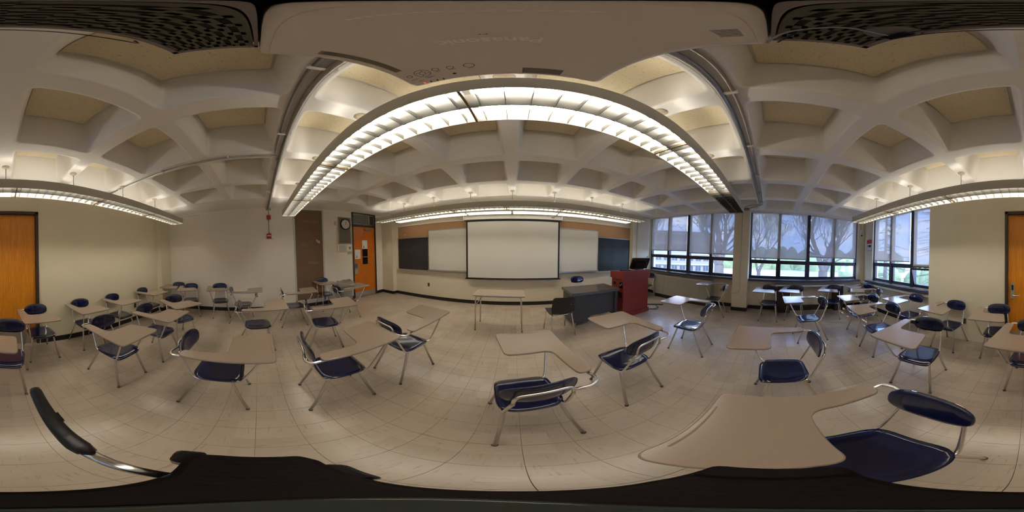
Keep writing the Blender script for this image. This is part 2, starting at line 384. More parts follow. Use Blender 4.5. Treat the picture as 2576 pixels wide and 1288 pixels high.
# ------------------------------------------------------------------ waffle ceiling
RP = 0.9144; RX0 = -0.049; RY0 = 0.286; ZTOP = 3.345; HT = 0.0875
def coffer_loops(cx, cy, x0, x1, y0, y1):
    def loop(dx, z, r):
        a, b = dx[0], dx[1]; c, d = dx[2], dx[3]
        pts = rounded([(b, c, r), (b, d, r), (a, d, r), (a, c, r)], 6)
        return [(p[0], p[1], z) for p in pts]
    mx0, mx1, my0, my1 = x0 + HT, x1 - HT, y0 + HT, y1 - HT
    L = []
    L.append(loop((mx0 - .022, mx1 + .022, my0 - .022, my1 + .022), ZC, 0.075))
    L.append(loop((mx0 - .006, mx1 + .006, my0 - .006, my1 + .006), ZC + .006, 0.065))
    L.append(loop((mx0, mx1, my0, my1), ZC + .025, 0.06))
    i = 0.045
    L.append(loop((mx0 + i, mx1 - i, my0 + i, my1 - i), ZC + .28, 0.05))
    i = 0.058
    L.append(loop((mx0 + i, mx1 - i, my0 + i, my1 - i), ZTOP + 0.06, 0.045))
    return L
cmb = MB(); XC0 = RX0 - 4 * RP; NXC = 9; YC0 = RY0 - 3 * RP; NYC = 7
XC1 = RX0 + 5 * RP; YC1 = RY0 + 4 * RP
tiles = []
for i in range(NXC):
    for j in range(NYC):
        x0 = XC0 + i * RP; x1 = x0 + RP; y0 = YC0 + j * RP; y1 = y0 + RP
        Ls = coffer_loops(0, 0, x0, x1, y0, y1); n = len(Ls[0])
        outer = []
        hx = (x1 - x0) / 2; hy = (y1 - y0) / 2; cx = x0 + hx; cy = y0 + hy
        for p in Ls[0]:
            dx, dy = p[0] - cx, p[1] - cy; s = min(hx / max(1e-6, abs(dx)), hy / max(1e-6, abs(dy)))
            # snap fillet middle to the cell corner
            if abs(abs(dx) - abs(dy)) < 0.012: outer.append((cx + math.copysign(hx, dx), cy + math.copysign(hy, dy), ZC))
            else: outer.append((cx + dx * s, cy + dy * s, ZC))
        vs = outer + [p for l in Ls for p in l]; fs = []
        for k in range(len(Ls)):
            for q in range(n): fs.append((k*n+q, (k+1)*n+q, (k+1)*n+(q+1) % n, k*n+(q+1) % n))
        cmb.add(vs, fs, True)
        for fi in range(n): cmb.sm[-len(fs) + fi] = False
        tiles.append((x0 + HT + 0.075, x1 - HT - 0.075, y0 + HT + 0.075, y1 - HT - 0.075))
# edge beams round the coffers
cmb.box((XL - 0.05, YBR - 0.2, ZC), (XC0, YF + 0.05, ZT)); cmb.box((XC0, YC1, ZC), (XC1 + 0.4, YF + 0.05, ZT)); cmb.box((XC0, YBR - 0.2, ZC), (XC1 + 0.4, YC0, ZT))
cmb.box((XC1, YC0, ZC), (XR + 0.3, YC1, ZT)); cmb.box((XL, YBR - 0.2, ZT - 0.05), (XR + 0.3, YF, ZT + 0.1))
ceiling = struct('ceiling', cmb, CEIL)
_a = tiles[0]; _tmb = MB().box((-(_a[1]-_a[0])/2, -(_a[3]-_a[2])/2, 0), ((_a[1]-_a[0])/2, (_a[3]-_a[2])/2, 0.02)).mesh('acoustic_tile', ACOUS)
_fmb = MB(); w = (_a[1]-_a[0])/2
_fm = MB().box((-w-0.07, -w-0.07, 0.021), (w+0.07, w+0.07, 0.03)).mesh('coffer_lid', CEIL)
for t in tiles:
    c = ((t[0]+t[1])/2 + 0.006, (t[2]+t[3])/2 + 0.004, ZTOP); link('acoustic_tile', _tmb, ceiling, c); link('coffer_lid', _fm, ceiling, c)

# ------------------------------------------------------------------ windows
GXW = 4.76
def window(name, mb_frame, m=WFRAME): return struct(name, mb_frame, m)
def xwin(name, y0, y1, mull, zmid, z0=0.93, z1=2.96, x=GXW):
    fw = 0.035; mb = MB(); d = 0.06
    mb.box((x - d, y0, z0), (x + d, y0 + 0.05, z1)); mb.box((x - d, y1 - 0.05, z0), (x + d, y1, z1))
    mb.box((x - d, y0, z0), (x + d, y1, z0 + 0.05)); mb.box((x - d, y0, z1 - 0.05), (x + d, y1, z1)); mb.box((x - d, y0, zmid - 0.04), (x + d, y1, zmid + 0.04))
    f = struct(name, mb, WFRAME)
    for y, hw in mull: part('mullion', MB().box((x - d - 0.01, y - hw, z0), (x + d, y + hw, z1)), WFRAME, f)
    ys = [y0] + [m[0] for m in mull] + [y1]
    for a, b in zip(ys, ys[1:]):
        part('glass_pane', MB().box((x - 0.004, a + 0.03, zmid + 0.03), (x + 0.004, b - 0.03, z1 - 0.04)), GLASS, f)
        part('glass_pane', MB().box((x - 0.004, a + 0.03, z0 + 0.04), (x + 0.004, b - 0.03, zmid - 0.03)), GLASS, f)
        s = MB(); q0, q1, z2, z3 = a + 0.035, b - 0.035, z0 + 0.045, zmid - 0.035
        for bx in (((x-.03, q0, z2), (x+.02, q0+.03, z3)), ((x-.03, q1-.03, z2), (x+.02, q1, z3)), ((x-.03, q0, z2), (x+.02, q1, z2+.03)), ((x-.03, q0, z3-.03), (x+.02, q1, z3))): s.box(*bx)
        part('sash_frame', s, WFRAME, f)
    return f
win1 = xwin('window_1', 1.03, 4.24, [(1.80, 0.04), (2.60, 0.05), (3.40, 0.04)], 1.46)
win2 = xwin('window_2', -2.74, 0.60, [(-0.24, 0.04), (-1.10, 0.05), (-1.92, 0.04)], 1.43)
def rwin():
    y = -3.14; z0, z1, zm = 0.93, 2.92, 1.46; x0, x1 = XBR, 4.20; d = 0.06; mb = MB()
    for bx in (((x0, y-d, z0), (x0+.05, y+d, z1)), ((x1-.05, y-d, z0), (x1, y+d, z1)), ((x0, y-d, z0), (x1, y+d, z0+.05)), ((x0, y-d, z1-.05), (x1, y+d, z1)), ((x0, y-d, zm-.04), (x1, y+d, zm+.04))): mb.box(*bx)
    f = struct('window_3', mb, WFRAME)
    for x, hw in ((3.38, .04), (2.60, .05)): part('mullion', MB().box((x-hw, y-d, z0), (x+hw, y+d+.01, z1)), WFRAME, f)
    xs = [x0, 2.60, 3.38, x1]
    for i, (a, b) in enumerate(zip(xs, xs[1:])):
        part('glass_pane', MB().box((a+.03, y-.004, zm+.03), (b-.03, y+.004, z1-.04)), GLASS, f)
        q0, q1, h = a+.045, b-.045, zm-.035-z0-.045
        R = Matrix.Translation((0, y+.01, z0+.05)) @ Matrix.Rotation(math.radians(-17) if i == 0 else 0, 4, 'X')
        s = MB()
        for bx in (((q0, -.02, 0), (q0+.035, .03, h)), ((q1-.035, -.02, 0), (q1, .03, h)), ((q0, -.02, 0), (q1, .03, .035)), ((q0, -.02, h-.035), (q1, .03, h))): s.box(bx[0], bx[1], R)
        sf = part('sash_frame', s, WFRAME, f)
        part('glass_pane', MB().box((q0+.02, 0, .02), (q1-.02, .006, h-.02), R), GLASS, sf)
    return f
rwin()
struct('trim_1', MB().box((4.46, 1.03, 0.875), (4.72, 4.28, 0.935)), SILL)
struct('trim_2', MB().box((4.46, -2.76, 0.875), (4.72, 0.59, 0.935)), SILL)
struct('trim_3', MB().box((1.94, -3.10, 0.865), (4.40, -2.90, 0.925)), SILL)
struct('trim_4', MB().box((1.94, YBR, 0.78), (4.66, -2.93, 0.835)), WHITEM)   # pipe ledge below the rear sill
# ---- roller blinds
def blind_x(y0, y1, zb, label):
    t = thing('roller_blind', label, 'blind', (4.655, (y0+y1)/2, 2.86), group=None)
    h = (y1-y0)/2
    part('roller', MB().tube([(0, -h, 0), (0, h, 0)], 0.024, 12), WHITEM, t)
    part('shade_fabric', MB().box((0.018, -h+.01, zb-2.86), (0.0195, h-.01, 0)), BLIND, t)
    part('hem_bar', MB().box((0.010, -h+.01, zb-2.86-.012), (0.028, h-.01, zb-2.86+.014)), mat('hem_bar', (0.30, 0.27, 0.27), 0.5), t)
blind_x(2.64, 4.20, 1.655, 'raised mesh roller blind on the window nearest the front corner, left shade')
blind_x(1.07, 2.55, 1.59, 'mesh roller blind on the right half of the window left of the pillar')
blind_x(-1.06, 0.57, 1.52, 'lowest mesh roller blind, just right of the pillar, touching the mid rail')
blind_x(-2.70, -1.14, 1.605, 'mesh roller blind beside the security camera corner')
def blind_y(x0, x1, zb, label):
    t = thing('roller_blind', label, 'blind', ((x0+x1)/2, -3.05, 2.86)); h = (x1-x0)/2
    part('roller', MB().tube([(-h, 0, 0), (h, 0, 0)], 0.024, 12), WHITEM, t)
    part('shade_fabric', MB().box((-h+.01, -0.0195, zb-2.86), (h-.01, -.018, 0)), BLIND, t)
    part('hem_bar', MB().box((-h+.01, -.028, zb-2.86-.012), (h-.01, -.010, zb-2.86+.014)), mat('hem_bar_grey', (0.42, 0.40, 0.36), 0.5), t)
blind_y(2.66, 4.14, 1.56, 'wide mesh roller blind on the rear window next to the red sign')
blind_y(1.95, 2.56, 1.46, 'narrow mesh roller blind above the tilted open sash, cut off by the wall')
struct('trim_5', MB().box((4.60, -2.73, 2.865), (4.72, 0.60, 2.96)).box((4.60, 1.02, 2.865), (4.72, 4.24, 2.96)).box((XBR, -3.1, 2.86), (4.2, -3.0, 2.92)), CEIL)

# ------------------------------------------------------------------ doors
def rear_door():
    mb = MB(); x0, x1, y, zt = -0.64, 0.376, YB, 2.49; f = 0.052
    for bx in (((x0, y-.10, 0), (x0+f, y+.02, zt)), ((x1-f, y-.10, 0), (x1, y+.02, zt)), ((x0, y-.10, zt-f), (x1, y+.02, zt)), ((x0+f, y-.10, 0), (x0+f+.012, y-.045, zt-f)), ((x1-f-.012, y-.10, 0), (x1-f, y-.045, zt-f))): mb.box(*bx)
    t = struct('door_1', mb, BROWNF)
    part('door_leaf', MB().box((x0+f+.003, y-.085, 0.008), (x1-f-.003, y-.04, zt-f-.003)), OAK, t)
    part('kick_plate', MB().box((x0+f+.02, y-.0405, 0.01), (x1-f-.02, y-.037, 0.27)), mat('kick_plate', (0.42, 0.36, 0.27), 0.35, 0.4), t)
    l = part('lock_plate', MB().prism(rounded([(-.035,-.14,.008),(.035,-.14,.008),(.035,.14,.008),(-.035,.14,.008)],3), 0, .025, Matrix.Translation((0.245, y-.04, 1.07)) @ Matrix.Rotation(-PI/2, 4, 'X')), ALUM, t)
    part('keypad', MB().box((0.228, y-.02, 1.08), (0.262, y-.008, 1.17)), BLACKP, l)
    part('lever_handle', MB().tube(path([(0.245, y-.03, 0.985), (0.245, y+.03, 0.985), (0.12, y+.03, 0.985)], .02), 0.011, 10), ALUM, l)
rear_door()
def front_door():
    mb = MB(); y0, y1, x, zt = 2.915, 3.925, XL, 2.91; f = 0.05; zr = 2.45
    for bx in (((x-.12, y0, 0), (x+.02, y0+f, zt)), ((x-.12, y1-f, 0), (x+.02, y1, zt)), ((x-.12, y0, zt-f), (x+.02, y1, zt)), ((x-.12, y0, zr-.03), (x+.02, y1, zr+.05))): mb.box(*bx)
    t = struct('door_2', mb, BROWNF)
    part('door_leaf', MB().box((x-.05, y0+f+.003, .008), (x-.005, y1-f-.003, zr-.033)), OAK2, t)
    part('kick_plate', MB().box((x-.006, y0+f+.02, .01), (x-.002, y1-f-.02, .2)), ALUM, t)
    fr = MB(); a, b, c, d = y0+f, y1-f, zr+.05, zt-f
    for bx in (((x-.05, a, c), (x-.01, a+.02, d)), ((x-.05, b-.02, c), (x-.01, b, d)), ((x-.05, a, c), (x-.01, b, c+.02)), ((x-.05, a, d-.02), (x-.01, b, d)), ((x-.05, a+.66, c), (x-.01, a+.70, d))): fr.box(*bx)
    q = part('transom_frame', fr, ALUM, t)
    part('transom_pane', MB().box((x-.035, a+.01, c+.01), (x-.03, a+.67, d-.01)), TRANSOM, q)
    part('transom_panel', MB().box((x-.035, a+.69, c+.01), (x-.025, b-.01, d-.01)), mat('dark_panel', (0.04, 0.03, 0.022), 0.5), q)
    v = MB()
    for z0, z1 in ((1.40, 1.655), (1.135, 1.375)): part('vision_pane', MB().box((x-.0055, 3.32, z0), (x-.003, 3.545, z1)), BLACKG, t)
    part('door_closer', MB().box((x-.006, 3.42, 2.30), (x+.05, 3.70, 2.36)), mat('closer', (0.30, 0.24, 0.19), 0.4, 0.5), t)
    l = part('lock_plate', MB().box((x-.006, 2.985, 0.83), (x+.012, 3.11, 1.21)), ALUM, t)
    part('lock_cover', MB().box((x+.012, 3.0, 1.03), (x+.03, 3.085, 1.18)), mat('grey_cover', (0.2, 0.2, 0.2), 0.3, 0.6), l)
    part('lever_handle', MB().tube(path([(x+.01, 3.05, 0.955), (x+.06, 3.05, 0.955), (x+.06, 3.19, 0.955)], .02), 0.012, 10), CHROME, l)
front_door()
for (y0, y1, z0, z1, lb) in ((3.32, 3.54, 1.665, 1.955, 'white printed notice taped above the slot windows of the orange door'), (3.015, 3.235, 1.33, 1.64, 'white printed notice taped above the lever handle of the orange door')):
    t = thing('paper_notice', lb, 'notice', (XL + 0.001, (y0+y1)/2, (z0+z1)/2), group=None)
    h, w = (z1-z0)/2, (y1-y0)/2
    part('sheet', MB().box((-.004, -w, -h), (-.0028, w, h)), WHITE, t)
    part('printed_mark', MB().prism([(-.028,-.05),(.028,-.05),(.012,.0),(.016,.03),(-.016,.03),(-.010,0)], -.0027, -.0022, Matrix.Rotation(PI/2,4,'Z') @ Matrix.Rotation(PI/2,4,'X') @ Matrix.Translation((-w*.4, -h*.45, 0))), mat('mauve_print', (0.25, 0.10, 0.16), 0.6), t)
struct('trim_6', MB().box((XL-.3, 2.8, 0), (XL-.14, 4.05, 2.95)), mat('corridor_dark', (0.05, 0.045, 0.04), 0.8))
struct('trim_7', MB().box((-0.75, YB-.3, 0), (0.5, YB-.14, 2.6)), mat('corridor_dark_rear', (0.05, 0.045, 0.04), 0.8))

# ------------------------------------------------------------------ left wall fittings
def pinboard():
    t = thing('pinboard', 'tall brown hardboard panel with pale edge strips and scuffs on the left wall', 'panel', (XL, 1.455, 0.2))
    part('panel', MB().box((0.0, -.41, .02), (.014, .41, 2.64)), BROWNB, t)
    f = MB().box((0, -.455, -.05), (.022, -.41, 2.67)).box((0, .41, -.05), (.022, .455, 2.67)).box((0, -.455, 2.64), (.022, .455, 2.68)).box((0, -.455, -.10), (.022, .455, .02))
    part('edge_strip', f, mat('pale_trim', (0.60, 0.61, 0.60), 0.4), t)
    pts = rounded([(-.07,.03,.02),(-.045,.06,.03),(.0,.02,.02),(.06,.0,.03),(.065,-.05,.03),(.02,-.07,.03),(-.05,-.02,.03)], 4)
    part('scraped_patch', MB().prism(pts, .0141, .0146, Matrix.Translation((0, .27, 1.72)) @ Matrix.Rotation(PI/2,4,'Z') @ Matrix.Rotation(PI/2,4,'X')), mat('bare_patch', (0.48, 0.44, 0.41), 0.8), t)
    for (a, b, s) in ((-.15, 1.62, .12), (.1, 1.1, .2), (.05, 2.3, .3)):
        pts = rounded([(-s,.02,.05),(-s*.4,.05,.05),(s*.5,.04,.05),(s,-.03,.05),(s*.3,-.06,.05),(-s*.6,-.03,.05)], 4)
        part('faint_stain', MB().prism(pts, .0141, .0143, Matrix.Translation((0, a, b)) @ Matrix.Rotation(PI/2,4,'Z') @ Matrix.Rotation(PI/2,4,'X')), mat('faint_stain', (0.235, 0.148, 0.085), 0.7), t)
pinboard()
tag(part('alarm_box', MB().prism(rounded([(-.055,-.055,.006),(.055,-.055,.006),(.055,.055,.006),(-.055,.055,.006)],3), 0, .06, Matrix.Translation((XL, .32, 2.615)) @ Matrix.Rotation(PI/2,4,'Y')), RED), 'plain red square alarm box high on the left wall, upper of two', 'alarm')
t = thing('alarm_pull_station', 'red fire alarm pull station with white bar, lower red box on left wall', 'alarm', (XL, .31, 2.085))
part('housing', MB().box((0, -.062, -.065), (.055, .062, .065)), RED, t); part('pull_bar', MB().box((.055, -.05, -.005), (.063, .05, .022)), WHITE, t)
tag(part('alarm_conduit', MB().tube([(XL+.01, .325, 2.90), (XL+.01, .325, 2.67)], .009, 8).tube([(XL+.01, .32, 2.56), (XL+.01, .315, 2.15)], .009, 8).box((XL, .26, 2.83), (XL+.05, .39, 2.87)), PIPE), 'thin vertical conduit joining the two red alarm boxes', 'conduit')
def clock():
    t = thing('notice_board', 'small grey framed board on the left wall beside the door, below a clock', 'board', (XL, 2.635, 2.26))
    part('grey_panel', MB().box((0, -.20, -.40), (.012, .20, .40)), mat('grey_felt', (0.18, 0.165, 0.13), 0.9, noise=.1, nscale=30), t)
    f = MB()
    for bx in (((0,-.235,-.43),(.02,-.20,.43)), ((0,.20,-.43),(.02,.235,.43)), ((0,-.235,.40),(.02,.235,.43)), ((0,-.235,-.43),(.02,.235,-.40))): f.box(*bx)
    part('frame', f, mat('olive_frame', (0.36, 0.32, 0.2), 0.5), t)
    c = thing('wall_clock', 'round black-rimmed wall clock with white face on grey board', 'clock', (XL+.015, 2.655, 2.46))
    R = Matrix.Rotation(PI/2, 4, 'Y')
    part('rim', MB().lathe([(.172, 0), (.178, .02), (.172, .045), (.158, .048), (.150, .03)], 40, M=R), BLACKG, c)
    part('face', MB().lathe([(.15, .02), (.15, .031)], 40, M=R), mat('clock_face', (0.66, 0.64, 0.56), 0.3), c)
    def hand(name, a, l, w):
        part(name, MB().box((.034, -w, -.02), (.036, w, l), Matrix.Rotation(a, 4, 'X')), BLACKP, c)
    hand('hour_hand', math.radians(-8), .075, .005); hand('minute_hand', math.radians(-20), .11, .0035); hand('second_hand', math.radians(-95), .1, .0015)
    for k in range(12):
        a = k * PI / 6
        textobj('numeral', str(12 if k == 0 else k), .032, BLACKP, c, (.032, math.sin(a) * .118, math.cos(a) * .118), (PI/2, 0, PI/2), ext=.0005)
clock()
tag(part('wall_switch_box', MB().box((XL, 2.27, 2.42), (XL+.03, 2.34, 2.53)), mat('ivory', (0.62, 0.57, 0.45), 0.4)), 'small ivory wall box left of the clock board', 'switch')
t = thing('instruction_sheet', 'faint printed sheet in a pale frame under the clock board', 'notice', (XL, 2.56, 1.68))
part('sheet', MB().box((0, -.14, -.10), (.002, .14, .12)), mat('grey_paper', (0.60, 0.58, 0.54), 0.7), t)
for k in range(7): part('text_line', MB().box((.002, -.11, .085 - k*.025), (.0026, .05 + .06*((k*37) % 5)/5, .090 - k*.025)), mat('text_grey', (0.36, 0.34, 0.34), 0.7), t)
tag(part('surface_raceway', MB().box((XL, 2.345, 1.58), (XL+.014, 2.36, 2.42)).box((XL, 2.345, 1.575), (XL+.014, 2.68, 1.59)), mat('raceway', (0.60, 0.56, 0.44), 0.5)), 'thin painted wire raceway running down from the ivory box', 'conduit')
t = thing('thermostat', 'small beige thermostat beside the front door frame', 'thermostat', (XL, 2.81, 1.70))
part('body', MB().box((0, -.03, -.04), (.03, .03, .04)), mat('beige_stat', (0.42, 0.36, 0.22), .5), t); part('dial', MB().lathe([(.015, .03), (.012, .036)], 12, M=Matrix.Rotation(PI/2, 4, 'Y')), GROOVE, t)
t = thing('light_switch_plate', 'three-gang ivory light switch plate beside the front door', 'switch', (XL, 2.80, 1.55))
part('plate', MB().box((0, -.085, -.058), (.012, .085, .058)), mat('ivory_plate', (0.56, 0.52, 0.40), .4), t)
for k in (-1, 0, 1): part('toggle', MB().box((.012, k*.05-.007, -.013), (.02, k*.05+.007, .013)), GROOVE, t)
def outlet(loc, rz, label, col=(0.14, 0.10, 0.07)):
    t = thing('wall_outlet', label, 'outlet', loc, rz); M = Matrix.Rotation(PI/2, 4, 'Y')
    part('plate', MB().prism(rounded([(-.058,-.036,.006),(.058,-.036,.006),(.058,.036,.006),(-.058,.036,.006)],3), 0, .008, M), mat('outlet_plate', col, .35), t)
    for z in (-.022, .022): part('socket', MB().prism(rounded([(-.015,-.014,.006),(.015,-.014,.006),(.015,.014,.006),(-.015,.014,.006)],3), .008, .0095, Matrix.Translation((0,0,z)) @ M), BLACKP, t)
outlet((XL, -.10, .46), 0, 'brown duplex outlet low on the left wall')
outlet((-2.59, YF, .47), -PI/2, 'brown duplex outlet below the left blackboard')
outlet((-2.95, YB, .40), PI/2, 'brown duplex outlet low on the rear wall behind the chairs')
outlet((1.12, YB, .42), PI/2, 'brown duplex outlet on the rear wall right of the rear door')
outlet((XR, 1.42, .50), PI, 'pale outlet on the right wall beside the radiator', (0.55, 0.50, 0.42))
outlet((XR, -2.5, .55), PI, 'dark outlet under the right window in the rear corner')
# ------------------------------------------------------------------ front wall boards
def boards():
    y = YF
    t = thing('tack_strip', 'long tan cork strip above the blackboards on the front wall', 'corkboard', (0, y, 2.2))
    part('cork', MB().box((-3.80, -.012, -.205), (3.76, 0, .20)), CORK, t)
    part('top_trim', MB().box((-3.84, -.03, .20), (3.80, 0, .225)), WHITEM, t); part('map_rail', MB().box((-3.84, -.035, -.225), (3.80, 0, -.20)), ALUM, t)
    for x, z in ((-3.74, .18), (-2.6, .19), (-3.76, -.05), (-3.5, -.1)): part('paper_scrap', MB().box((x, -.014, z), (x+.03, -.012, z+.02)), WHITE, t)
    for x0, x1, c, lb in ((-3.80, -.6, SLATE, 'dark blackboard on the left of the front wall'), (.6, 3.76, mat('greenish_slate', (0.022, 0.032, 0.038), .3, noise=.3, nscale=3), 'bluish black chalkboard on the right of the front wall by the lectern')):
        b = thing('blackboard', lb, 'blackboard', ((x0+x1)/2, y, 1.45)); h = (x1-x0)/2
        part('writing_surface', MB().box((-h, -.016, -.52), (h, 0, .525)), c, b)
        part('chalk_tray', MB().prism([(0,-.565),(-.075,-.555),(-.08,-.535),(-.07,-.540),(-.01,-.545),(0,-.52)], -h-.06, h+.04, Matrix(((0,0,1,0),(1,0,0,0),(0,1,0,0),(0,0,0,1)))), mat('tray_enamel', (.56,.52,.42), .4), b)
        part('side_trim', MB().box((-h-.04, -.02, -.55), (-h, 0, .525)), CREAMT, b); part('side_trim', MB().box((h, -.02, -.55), (h+.04, 0, .525)), CREAMT, b)
    for x0, x1, lb in ((-2.55, -.9, 'white sliding marker board left of the projection screen'), (.9, 2.46, 'white sliding marker board right of the projection screen')):
        b = thing('whiteboard', lb, 'whiteboard', ((x0+x1)/2, y-.045, 1.57)); h = (x1-x0)/2
        part('writing_surface', MB().box((-h+.015, -.01, -.60), (h-.015, .01, .60)), WBOARD, b)
        f = MB()
        for bx in (((-h,-.018,-.62),(-h+.02,.018,.62)), ((h-.02,-.018,-.62),(h,.018,.62)), ((-h,-.018,.60),(h,.018,.62))): f.box(*bx)
        part('frame', f, ALUM, b)
        part('marker_tray', MB().box((-h, -.06, -.64), (h, .02, -.60)), ALUM, b)
    s = thing('projection_screen', 'pulled-down projection screen with black border at front centre', 'screen', (-.045, y-.11, 0))
    part('screen_fabric', MB().box((-1.225, -.001, .80), (1.225, .001, 2.335)), SCREENF, s)
    f = MB().box((-1.27, -.0005, .80), (-1.225, .002, 2.335)).box((1.225, -.0005, .80), (1.27, .002, 2.335)).box((-1.27, -.0005, 2.335), (1.27, .002, 2.40)).box((-1.27, -.0005, .775), (1.27, .002, .80))
    part('black_border', f, BLACKP, s)
    part('weight_bar', MB().tube([(-1.30, 0, .765), (1.30, 0, .765)], .016, 10), BLACKG, s)
    part('pull_loop', MB().tube([(.0, 0, .75), (.0, 0, .735)], .006, 6), BLACKG, s)
    part('case', MB().prism(rounded([(-.06,2.385,.02),(.075,2.385,.01),(.075,2.50,.01),(-.04,2.50,.04)],4), -1.30, 1.30, Matrix(((0,0,1,0),(1,0,0,0),(0,1,0,0),(0,0,0,1)))), WHITEM, s)
    part('end_cap', MB().box((-1.325, -.065, 2.375), (-1.30, .08, 2.51)), ALUM, s); part('end_cap', MB().box((1.30, -.065, 2.375), (1.325, .08, 2.51)), ALUM, s)
    part('name_badge', MB().box((1.02, -.0635, 2.44), (1.10, -.058, 2.455)), PRINT, s)
boards()

# ------------------------------------------------------------------ pendant lights
def blade_mesh(half, h):
    mb = MB()
    for s in (-1, 1):
        pts = [(s*0.008, 0), (s*half, 0), (s*half, h), (s*half*.55, h*.80), (s*0.022, h)]
        if s < 0: pts = pts[::-1]
        mb.prism(pts, -.0012, .0012, Matrix.Rotation(PI/2, 4, 'Z') @ Matrix.Rotation(PI/2, 4, 'X'))
    return mb.mesh('louver_blade', LOUV)
def pendant(label, x0, x1, y, zb, npan, off, lit=None):
    L = x1 - x0; t = thing('pendant_light', label, 'light', ((x0+x1)/2, y, zb)); a, b = -L/2, L/2; hw = .15; h = .125
    for s in (-1, 1):
        pts = [(s*hw, 0), (s*(hw+.004), 0), (s*(hw+.004), h), (s*(hw-.03), h+.012), (s*(hw-.03), h+.008), (s*hw, h-.004)]
        if s < 0: pts = pts[::-1]
        part('side_panel', MB().prism(pts, a, b, Matrix(((0,0,1,0),(1,0,0,0),(0,1,0,0),(0,0,0,1)))), FIXT, t)
    part('end_cap', MB().box((a-.003, -hw-.004, 0), (a, hw+.004, h+.01)), FIXT, t); part('end_cap', MB().box((b, -hw-.004, 0), (b+.003, hw+.004, h+.01)), FIXT, t)
    part('center_spine', MB().prism([(-.003,0),(.003,0),(.050,.095),(.050,.10),(-.050,.10),(-.050,.095)], a, b, Matrix(((0,0,1,0),(1,0,0,0),(0,1,0,0),(0,0,0,1)))), LOUV, t)
    pl = L / npan
    bm = blade_mesh(hw - .002, .048); n = 11
    tb = MB().tube([(-pl/2+.03, 0, 0), (pl/2-.03, 0, 0)], .019, 10, caps=True)
    tm = tb.mesh('lamp_tube', TUBE); tmo = tb.mesh('lamp_tube_off', TUBEOFF)
    for k in range(npan):
        c = a + (k+.5) * pl; on = not (k in off)
        for s in (-1, 1):
            link('lamp_tube', tm if on else tmo, t, (c, s*.085, .078))
        for q in range(n):
            link('louver_blade', bm, t, (c - pl/2 + (q+.5) * pl / n, 0, 0.001))
        part('joint_bar', MB().box((a + k*pl - .006, -hw, -.002), (a + k*pl + .006, hw, .03)), mat('rusty_bar', (.22,.17,.11), .5, .4), t) if k else None
    # upper reflector strips: open slots let light out to the ceiling
    for s in (-1, 1): part('reflector', MB().box((a, s*.085-.018, .112), (b, s*.085+.018, .116)), LOUV, t)
    for k in range(-5, 6):
        x = RX0 + k * RP
        if x0 + .1 < x < x1 - .1:
            r = part('hanger_rod', MB().tube([(x-(x0+x1)/2, 0, .10), (x-(x0+x1)/2, 0, ZC-zb)], .006, 8), PIPE, t)
            part('canopy', MB().lathe([(.006, ZC-zb-.035), (.018, ZC-zb-.03), (.045, ZC-zb-.008), (.05, ZC-zb)], 16, c=(x-(x0+x1)/2, 0)), mat('canopy_ivory', (.60,.50,.36), .4), r)
            part('mount_bracket', MB().box((x-(x0+x1)/2-.03, -.045, .112), (x-(x0+x1)/2+.03, .045, .135)), WHITEM, r)
    return t
pendant('long suspended louvered light running over the middle of the room, right end unlit', -3.80, 3.39, .745, 2.487, 6, (5,))
pendant('suspended louvered light along the rear wall above the rear door', -3.80, 3.45, -2.01, 2.487, 6, ())
pendant('suspended louvered light crossing in front of the blackboards', -3.80, 3.45, 3.52, 2.487, 6, ())
def board_light():
    t = thing('board_light', 'row of flat-lensed chalkboard lights just behind the front pendant', 'light', (0, 4.05, 2.50))
    for k in range(6):
        x0 = -3.5 + k * 1.15; x1 = x0 + 1.13
        hsg = part('housing', MB().box((x0, -.14, .012), (x1, .14, .07)), WHITEM, t)
        part('lens', MB().box((x0+.02, -.115, -.004), (x1-.02, .115, .012)), LENS, hsg)
    for x in (-3.0, -1.0, 1.0, 3.0): part('stem', MB().tube([(x, 0, .07), (x, 0, .399)], .008, 8), WHITEM, t)
board_light()

